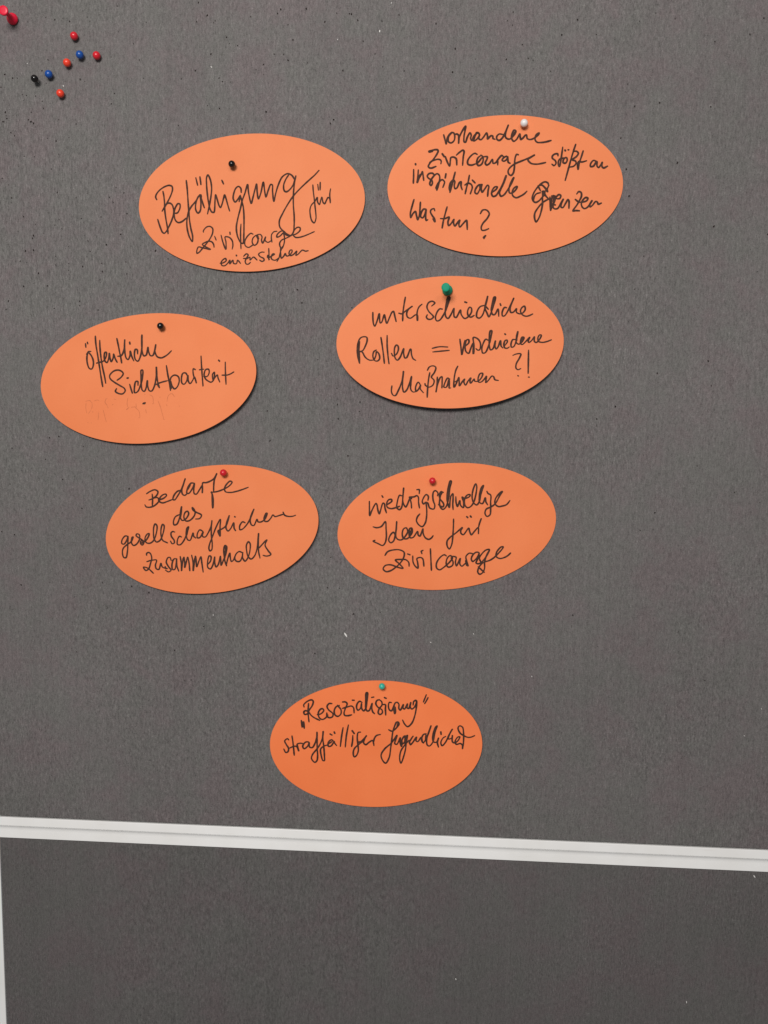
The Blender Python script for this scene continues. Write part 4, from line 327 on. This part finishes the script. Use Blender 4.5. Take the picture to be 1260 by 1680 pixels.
  {'t': 'straffälliger', 'faint': False, 's': [[-77.2, 5.9, -78.2, 7.0, -80.8, 5.1, -79.7, 1.9, -77.8, -1.9, -78.6, -5.0, -80.5, -5.6, -82.1, -2.4], [-74.0, 9.4, -73.5, 3.6, -73.0, -8.3], [-76.6, -1.6, -72.8, -0.1, -70.4, -0.5, -68.8, -4.3, -69.5, -0.8, -69.7, 1.7, -67.2, 2.5, -64.1, 2.1], [-58.7, 1.4, -59.2, 3.2, -62.2, 3.3, -64.9, -0.3, -63.8, -2.6, -60.6, -0.5, -58.9, 2.6, -58.8, -1.1, -56.5, -1.8, -53.8, 1.9, -51.9, 8.0, -51.4, 12.1, -51.7, 6.2, -52.0, -3.2, -52.0, -9.4, -52.9, -13.8, -54.8, -15.3, -57.6, -11.8, -56.5, -8.1, -52.3, -3.2, -48.9, 1.7, -46.8, 6.7, -45.8, 12.5, -46.5, 6.6, -46.0, -0.8, -45.9, -9.6, -46.2, -13.9, -47.4, -13.9, -48.7, -9.5, -48.9, -3.3, -46.0, -0.8, -42.3, 0.3], [-39.7, 10.2, -38.1, 9.2], [-35.9, 11.9, -35.5, 10.7], [-36.7, 3.3, -38.7, 4.9, -41.6, 2.8, -41.8, -1.0, -39.4, -0.7, -36.4, 3.3, -36.2, 2.0, -34.5, -0.5], [-41.1, 1.5, -38.5, 3.3], [-27.8, 15.8, -29.4, 8.7, -31.2, -1.4], [-22.9, 18.1, -25.2, 8.6, -26.8, -2.0], [-19.5, 8.4, -20.0, 3.4, -21.1, -1.6], [-19.8, 12.7, -18.2, 10.2], [-12.4, 11.3, -14.5, 11.0, -15.6, 7.0, -15.4, -0.4, -15.4, -6.0, -17.4, -10.3, -19.3, -11.2, -20.0, -8.4, -18.9, -4.0, -14.5, 0.2, -10.1, 3.2], [-15.6, 2.1, -12.5, 2.6, -9.3, 5.6, -7.4, 7.8, -9.1, 5.0, -10.2, 1.3, -8.4, -0.3, -5.3, 1.8, -2.2, 3.3, -1.4, 1.1, -1.2, -1.4], [5.0, 8.7, 1.6, 7.8, -0.3, 5.4, -1.7, 1.1]]},
  {'t': 'Jugendlicher', 'faint': False, 's': [[12.7, 12.8, 15.6, 11.5, 18.8, 13.6, 22.0, 17.8, 21.4, 19.6, 19.9, 19.4, 17.9, 15.5, 16.2, 10.6, 14.9, 3.2, 13.7, -3.6, 11.8, -12.9, 8.5, -17.8, 5.9, -15.2, 4.8, -10.2, 8.2, -4.7, 14.5, 0.7, 19.7, 7.4, 18.2, 3.1, 17.5, 0.0, 19.3, -0.6, 22.6, 5.2, 22.3, 0.5, 23.4, -2.6, 24.2, 1.7], [20.0, 15.4, 21.1, 18.5], [28.6, 6.6, 26.2, 6.6, 23.6, 1.7, 23.8, -0.7, 26.0, 1.1, 28.9, 7.2, 27.7, 0.4, 26.2, -7.6, 22.1, -18.0, 21.2, -14.3, 22.6, -6.9, 26.4, -1.4, 30.2, 2.8], [26.8, 5.4, 26.5, -0.8], [34.0, 6.5, 30.8, 1.6, 31.3, -1.2, 33.1, 0.3, 37.0, 5.5, 36.5, 2.1, 38.0, 1.5, 41.1, 5.1, 42.1, 0.8, 43.0, 0.1], [33.4, 5.9, 30.1, 0.4], [45.5, 8.4, 43.0, 7.5, 41.3, 2.6, 42.7, 0.4, 45.6, 4.4, 50.2, 15.4, 48.5, 10.5, 45.9, 3.8, 46.2, -1.8, 48.0, -2.7, 51.1, 0.6, 53.3, 9.2, 55.6, 15.3, 54.1, 14.1, 51.3, 5.5, 51.7, 1.2, 54.1, 0.5, 56.3, 4.2, 55.2, -0.1, 56.0, -3.8], [45.4, 7.5, 44.6, 1.9], [58.6, 9.7, 58.8, 7.5], [62.6, 5.6, 60.2, 4.1, 58.2, -0.1, 59.3, -2.6, 62.4, 0.4, 65.7, 7.1, 68.8, 11.9, 66.3, 7.7, 64.9, 3.4, 67.9, 4.0, 68.6, 6.4, 68.4, 0.9, 70.1, -0.3, 73.2, 1.5, 75.1, 5.1, 73.3, 4.8, 70.8, 0.9, 71.8, -1.6, 75.4, -1.0, 76.9, -2.2, 77.0, -5.6, 78.1, 0.2, 78.5, 8.7, 77.8, 13.6, 75.5, 14.9, 73.9, 13.1, 75.2, 8.8, 78.7, 6.0, 82.2, 4.5, 85.1, 4.7, 88.0, 5.9]]}]}}
LABELS = {
 'card1': 'orange oval card reading "Befähigung für Zivilcourage einzustehen", upper left, with black pin',
 'card2': 'orange oval card reading "vorhandene Zivilcourage stößt an institutionelle Grenzen", with a white pin',
 'card3': 'orange oval card reading "unterschiedliche Rollen = verschiedene Maßnahmen ?!", held by the green push pin',
 'card4': 'orange oval card reading "öffentliche Sichtbarkeit" with faint erased writing, leftmost of the seven',
 'card5': 'orange oval card reading "Bedarfe des gesellschaftlichen Zusammenhalts" with a red pin at its top',
 'card6': 'orange oval card reading "niedrigschwellige Ideen für Zivilcourage" with a small red pin',
 'card7': 'deeper orange oval card reading "Resozialisierung straffälliger Jugendlicher", lowest, with a teal pin',
}
GAP = 0.42                                                # card thickness, mm
def height(lx, ly, c):
    L = c['L']; un = lx / c['a']; vn = ly / c['b']; pv = c['pv']
    d = max(0.0, (pv - vn) / (1 + pv))
    w = 0.22 * (math.sin(lx / 17.0 + 40 * L[1]) * math.sin(ly / 14.0 + 3 * c['x']) + 0.6 * math.sin((lx + ly) / 23.0 + c['y']))
    w -= 0.30 * math.exp(-((lx - c['px']) ** 2 + (ly - c['pv'] * c['b']) ** 2) / 30.0)
    return L[0] + w * min(1.0, L[0] + L[1] * d) + L[1] * d ** 1.6 + L[2] * max(0, un + .1) ** 2 * (.35 + .65 * d) + L[3] * max(0, -un) ** 2 * (.3 + .7 * d)
def card_sheet(c, parent):
    N, RN = 192, 22; V, Fc = [], []
    V.append((0, 0, height(0, 0, c) * MM))
    for r in range(1, RN + 1):
        q = r / RN
        if r == RN: q = 1.0
        for i in range(N):
            t = 2 * math.pi * i / N
            x, y = c['a'] * q * math.cos(t), c['b'] * q * math.sin(t)
            z = height(x, y, c) - (0.03 if r == RN else 0)
            V.append((x * MM, y * MM, z * MM))
    for i in range(N): Fc.append((0, 1 + i, 1 + (i + 1) % N))
    for r in range(1, RN):
        for i in range(N):
            a0 = 1 + (r - 1) * N + i; a1 = 1 + (r - 1) * N + (i + 1) % N
            Fc.append((a0, a0 + N, a1 + N, a1))
    top = len(V); base = len(V)
    for (x, y, z) in V[:top]: pass
    back = [(x, y, z - GAP * MM) for x, y, z in V]
    V += back
    Fc += [tuple(reversed([v + top for v in f])) for f in Fc[:]]
    last = 1 + (RN - 1) * N
    for i in range(N):
        a0 = last + i; a1 = last + (i + 1) % N
        Fc.append((a0, a0 + top, a1 + top, a1))
    o = mesh_obj('card_sheet', V, Fc, M_CARD, parent, True)
    me = o.data
    sharp = me.attributes.new('sharp_edge', 'BOOLEAN', 'EDGE')
    rim = set(range(last, last + N)) | set(range(last + top, last + top + N))
    for e in me.edges:
        if e.vertices[0] in rim and e.vertices[1] in rim and abs(e.vertices[0] - e.vertices[1]) < top - 2: sharp.data[e.index].value = True
    return o
def spline(p):
    """Catmull-Rom through the pen's points, resampled evenly."""
    if len(p) == 1: return [p[0]]
    P = [p[0]] + p + [p[-1]]; out = []
    for i in range(1, len(P) - 2):
        p0, p1, p2, p3 = P[i - 1], P[i], P[i + 1], P[i + 2]
        d = math.hypot(p2[0] - p1[0], p2[1] - p1[1]); n = max(1, int(d / 0.22))
        # centripetal tangents keep tight hairpins from overshooting
        d0 = max(1e-3, math.hypot(p1[0] - p0[0], p1[1] - p0[1])) ** .5; d1 = max(1e-3, d) ** .5
        d2 = max(1e-3, math.hypot(p3[0] - p2[0], p3[1] - p2[1])) ** .5
        T1, T2 = [], []
        for k in (0, 1):
            a = (p1[k] - p0[k]) / d0 - (p2[k] - p0[k]) / (d0 + d1) + (p2[k] - p1[k]) / d1 if i > 1 else (p2[k] - p1[k]) / d1
            b = (p2[k] - p1[k]) / d1 - (p3[k] - p1[k]) / (d1 + d2) + (p3[k] - p2[k]) / d2 if i < len(P) - 3 else (p2[k] - p1[k]) / d1
            T1.append(a * d1); T2.append(b * d1)
        for j in range(n):
            t = j / n; h1 = 2 * t**3 - 3 * t**2 + 1; h2 = t**3 - 2 * t**2 + t; h3 = -2 * t**3 + 3 * t**2; h4 = t**3 - t**2
            out.append(tuple(h1 * p1[k] + h2 * T1[k] + h3 * p2[k] + h4 * T2[k] for k in (0, 1)))
    out.append(p[-1]); return out
def ink(c, word, parent, rad, material, name):
    V, Fc = [], []; K = 10
    ring = [(math.cos(2 * math.pi * i / K), math.sin(2 * math.pi * i / K)) for i in range(K)]
    for s in word['s']:
        pts = spline([(s[i], s[i + 1]) for i in range(0, len(s), 2)])
        n = len(pts); ph = random.uniform(0, 6)
        for j, (x, y) in enumerate(pts):
            L = j * 0.22; end = min(j, n - 1 - j) * 0.22
            r = rad * (1 + 0.10 * math.sin(L * 0.35 + ph) + 0.04 * math.sin(L * 1.3 + 2 * ph))
            if n > 14: r *= 0.80 + 0.20 * min(1.0, end / 1.6)
            z = height(x, y, c); n0 = len(V)
            V.append((x * MM, y * MM, (z + 0.075) * MM))
            for a, b in ring:
                V.append(((x + r * a) * MM, (y + r * b) * MM, (z + 0.008) * MM))
            Fc += [(n0, n0 + 1 + i, n0 + 1 + (i + 1) % K) for i in range(K)]
    return mesh_obj(name, V, Fc, material, parent)
NICE = {'questionmark': '?', 'questionexclamation': '?!', 'equals': '=', 'quote': 'quotation mark', 'dot': None}
TINT = {'card1': 0.0, 'card2': 0.10, 'card3': 0.16, 'card4': 0.14, 'card5': 0.20, 'card6': 0.36, 'card7': 0.80}
PEN = {'card1': 0.76, 'card2': 0.80, 'card3': 0.77, 'card4': 0.79, 'card5': 0.76, 'card6': 0.76, 'card7': 0.80}
for n, c in CARDS.items():
    t = thing('oval_card', LABELS[n], 'card', c['x'], c['y'], c['th'], 'orange oval cards pinned to the felt board')
    sh = card_sheet(c, t); sh['tint'] = TINT[n]
    for w in c['words']:
        if w['faint']:
            o = ink(c, w, t, 0.33, M_FAINT, 'erased_writing'); o['label'] = 'faint remains of erased writing'
        elif w['t'] == 'dot':
            o = ink(c, w, t, 0.85, M_INK, 'ink_dot')
        elif w['t'] in NICE:
            o = ink(c, w, t, PEN[n], M_INK, 'handwritten_mark'); o['label'] = 'handwritten sign ' + NICE[w['t']]
        else:
            k = 0.88 if w['t'] in ('Zivilcourge', 'einzustehen', 'für') and n == 'card1' else 1.0
            o = ink(c, w, t, PEN[n] * k, M_INK, 'handwritten_word'); o['label'] = 'handwritten word "%s"' % w['t']

# ---------------------------------------------------------------- pins
def lathe(name, prof, material, parent, axis0, axis1, seg=28):
    """prof: (radius, distance along the axis), all mm; axis runs from axis0 to axis1 in the thing's space"""
    a0, a1 = Vector(axis0), Vector(axis1); d = (a1 - a0).normalized()
    q = d.to_track_quat('Z', 'Y'); V, Fc = [], []
    for r, z in prof:
        for i in range(seg):
            t = 2 * math.pi * i / seg
            v = q @ Vector((r * math.cos(t), r * math.sin(t), z)) + a0
            V.append(tuple(v * MM))
    for k in range(len(prof) - 1):
        for i in range(seg):
            b0 = k * seg + i; b1 = k * seg + (i + 1) % seg
            Fc.append((b0, b1, b1 + seg, b0 + seg))
    Fc.append(tuple(range(seg))[::-1]); Fc.append(tuple(range((len(prof) - 1) * seg, len(prof) * seg)))
    return mesh_obj(name, V, Fc, material, parent, True)
def ball_pin(x, y, z, r, color, label, group, tilt=(0, 0)):
    t = thing('ball_pin', label, 'pin', x + tilt[0], y + tilt[1], 0, group)
    foot = (0, 0, -5.0); head = (-tilt[0], -tilt[1], z)
    n = 12
    prof = [(0.42, -r - 0.7), (0.62, -r - 0.1)] + [(r * math.cos(math.radians(a)), r * math.sin(math.radians(a))) for a in [-76 + 166 * i / n for i in range(n)]] + [(0.02, r)]
    d = (Vector(head) - Vector(foot)).normalized()
    b = Vector(head)
    lathe('ball_head', prof, PLASTIC[color], t, tuple(b), tuple(b + d), 28)
    L = (Vector(head) - Vector(foot)).length
    lathe('needle', [(0.02, 0), (0.3, 2.0), (0.3, L - r * 0.5)], M_STEEL, t, foot, head, 10)
GB = 'ball pins stuck in the felt at the upper left'
BL = ['bright red ball pin in bare felt, topmost of the loose ball pins',
      'bright red ball pin in bare felt, just right of a blue pin',
      'orange red ball pin in bare felt, between the two blue pins',
      'orange red ball pin in bare felt, lowest of the loose pins',
      'blue ball pin in bare felt, between an orange red and a red pin',
      'blue ball pin in bare felt, beside the black pin',
      'small black ball pin in bare felt at the upper left, left of a blue pin']
for (x, y, z, col), lab in zip([[-296.14, 318.54, 3.6, 'red'], [-277.63, 303.2, 3.6, 'red'], [-302.49, 297.56, 4, 'orange'], [-308.84, 273.58, 4, 'orange'], [-291.5, 303.59, 4.2, 'blue'], [-318.11, 288.65, 4.2, 'blue'], [-329.35, 284.52, 6, 'black']], BL):
    ball_pin(x, y, z, 2.95 if col == 'black' else 3.15, col, lab, GB, {'black': (1.2, -1.0)}.get(col, (0.5, -0.6)))
CB = {'card1': [-165.23, 216.75], 'card2': [72.59, 247.74], 'card3': [12.82, 117.4], 'card4': [-226.99, 85.37], 'card5': [-173.89, -37.81], 'card6': [5.51, -41.23], 'card7': [-34.53, -222.05]}
GC = 'ball pins holding the orange cards'
for n, col, r, lab in (('card1', 'black', 2.85, 'black ball pin through the "Befähigung" card'),
                       ('card2', 'white', 3.05, 'white ball pin at the top of the upper right card'),
                       ('card4', 'black', 2.95, 'black ball pin through the "Sichtbarkeit" card'),
                       ('card5', 'red', 3.0, 'red ball pin at the top edge of the "Bedarfe" card'),
                       ('card6', 'red', 2.85, 'red ball pin above the word "niedrigschwellige"'),
                       ('card7', 'teal', 2.8, 'teal ball pin at the top edge of the lowest card')):
    ball_pin(CB[n][0], CB[n][1], 5.0, r, col, lab, GC, {'card5': (0.9, -0.8), 'card4': (0.8, -0.4)}.get(n, (0.2, -0.2)))
def push_pin(base, cap, color, label, rc, rb):
    x0, y0 = base; t = thing('push_pin', label, 'push pin', x0, y0, 0, None)
    d = (Vector((cap[0] - x0, cap[1] - y0, 17.5)))
    foot = -d.normalized() * 6.0
    L = d.length
    k = rb
    prof = [(k * 0.35, -0.2), (k * 0.82, 0.0), (k * 0.98, 0.7), (k, 1.5), (k * 0.93, 2.5), (k * 0.74, 3.6), (k * 0.52, 4.6), (1.95, 5.6), (1.6, 7.2),
            (1.5, 9.5), (1.6, 11.6), (1.9, 13.1), (rc * 0.8, 14.4), (rc * 0.97, 15.2), (rc, 15.8), (rc, 16.4), (rc * 0.95, 16.9), (rc * 0.86, 17.1), (rc * 0.5, 17.15), (0.05, 17.15)]
    z0 = Vector((0, 0, 1.0))
    h = lathe('plastic_grip', [(r, z * L / 17.5) for r, z in prof], PLASTIC[color], t, tuple(z0), tuple(z0 + d), 40)
    lathe('needle', [(0.02, 0), (0.45, 2.0), (0.45, 7.0)], M_STEEL, t, tuple(foot), tuple(z0), 10)
PP = {'red': [-348.6, 333.21, -347.52, 331.78], 'green': [14.62, 116.91, 12.56, 116.41]}
push_pin(PP['red'][:2], PP['red'][2:], 'pinkred', 'long red push pin standing in bare felt in the upper left corner', 3.7, 4.5)
push_pin(PP['green'][:2], PP['green'][2:], 'green', 'green push pin holding the middle right card', 3.55, 4.3)
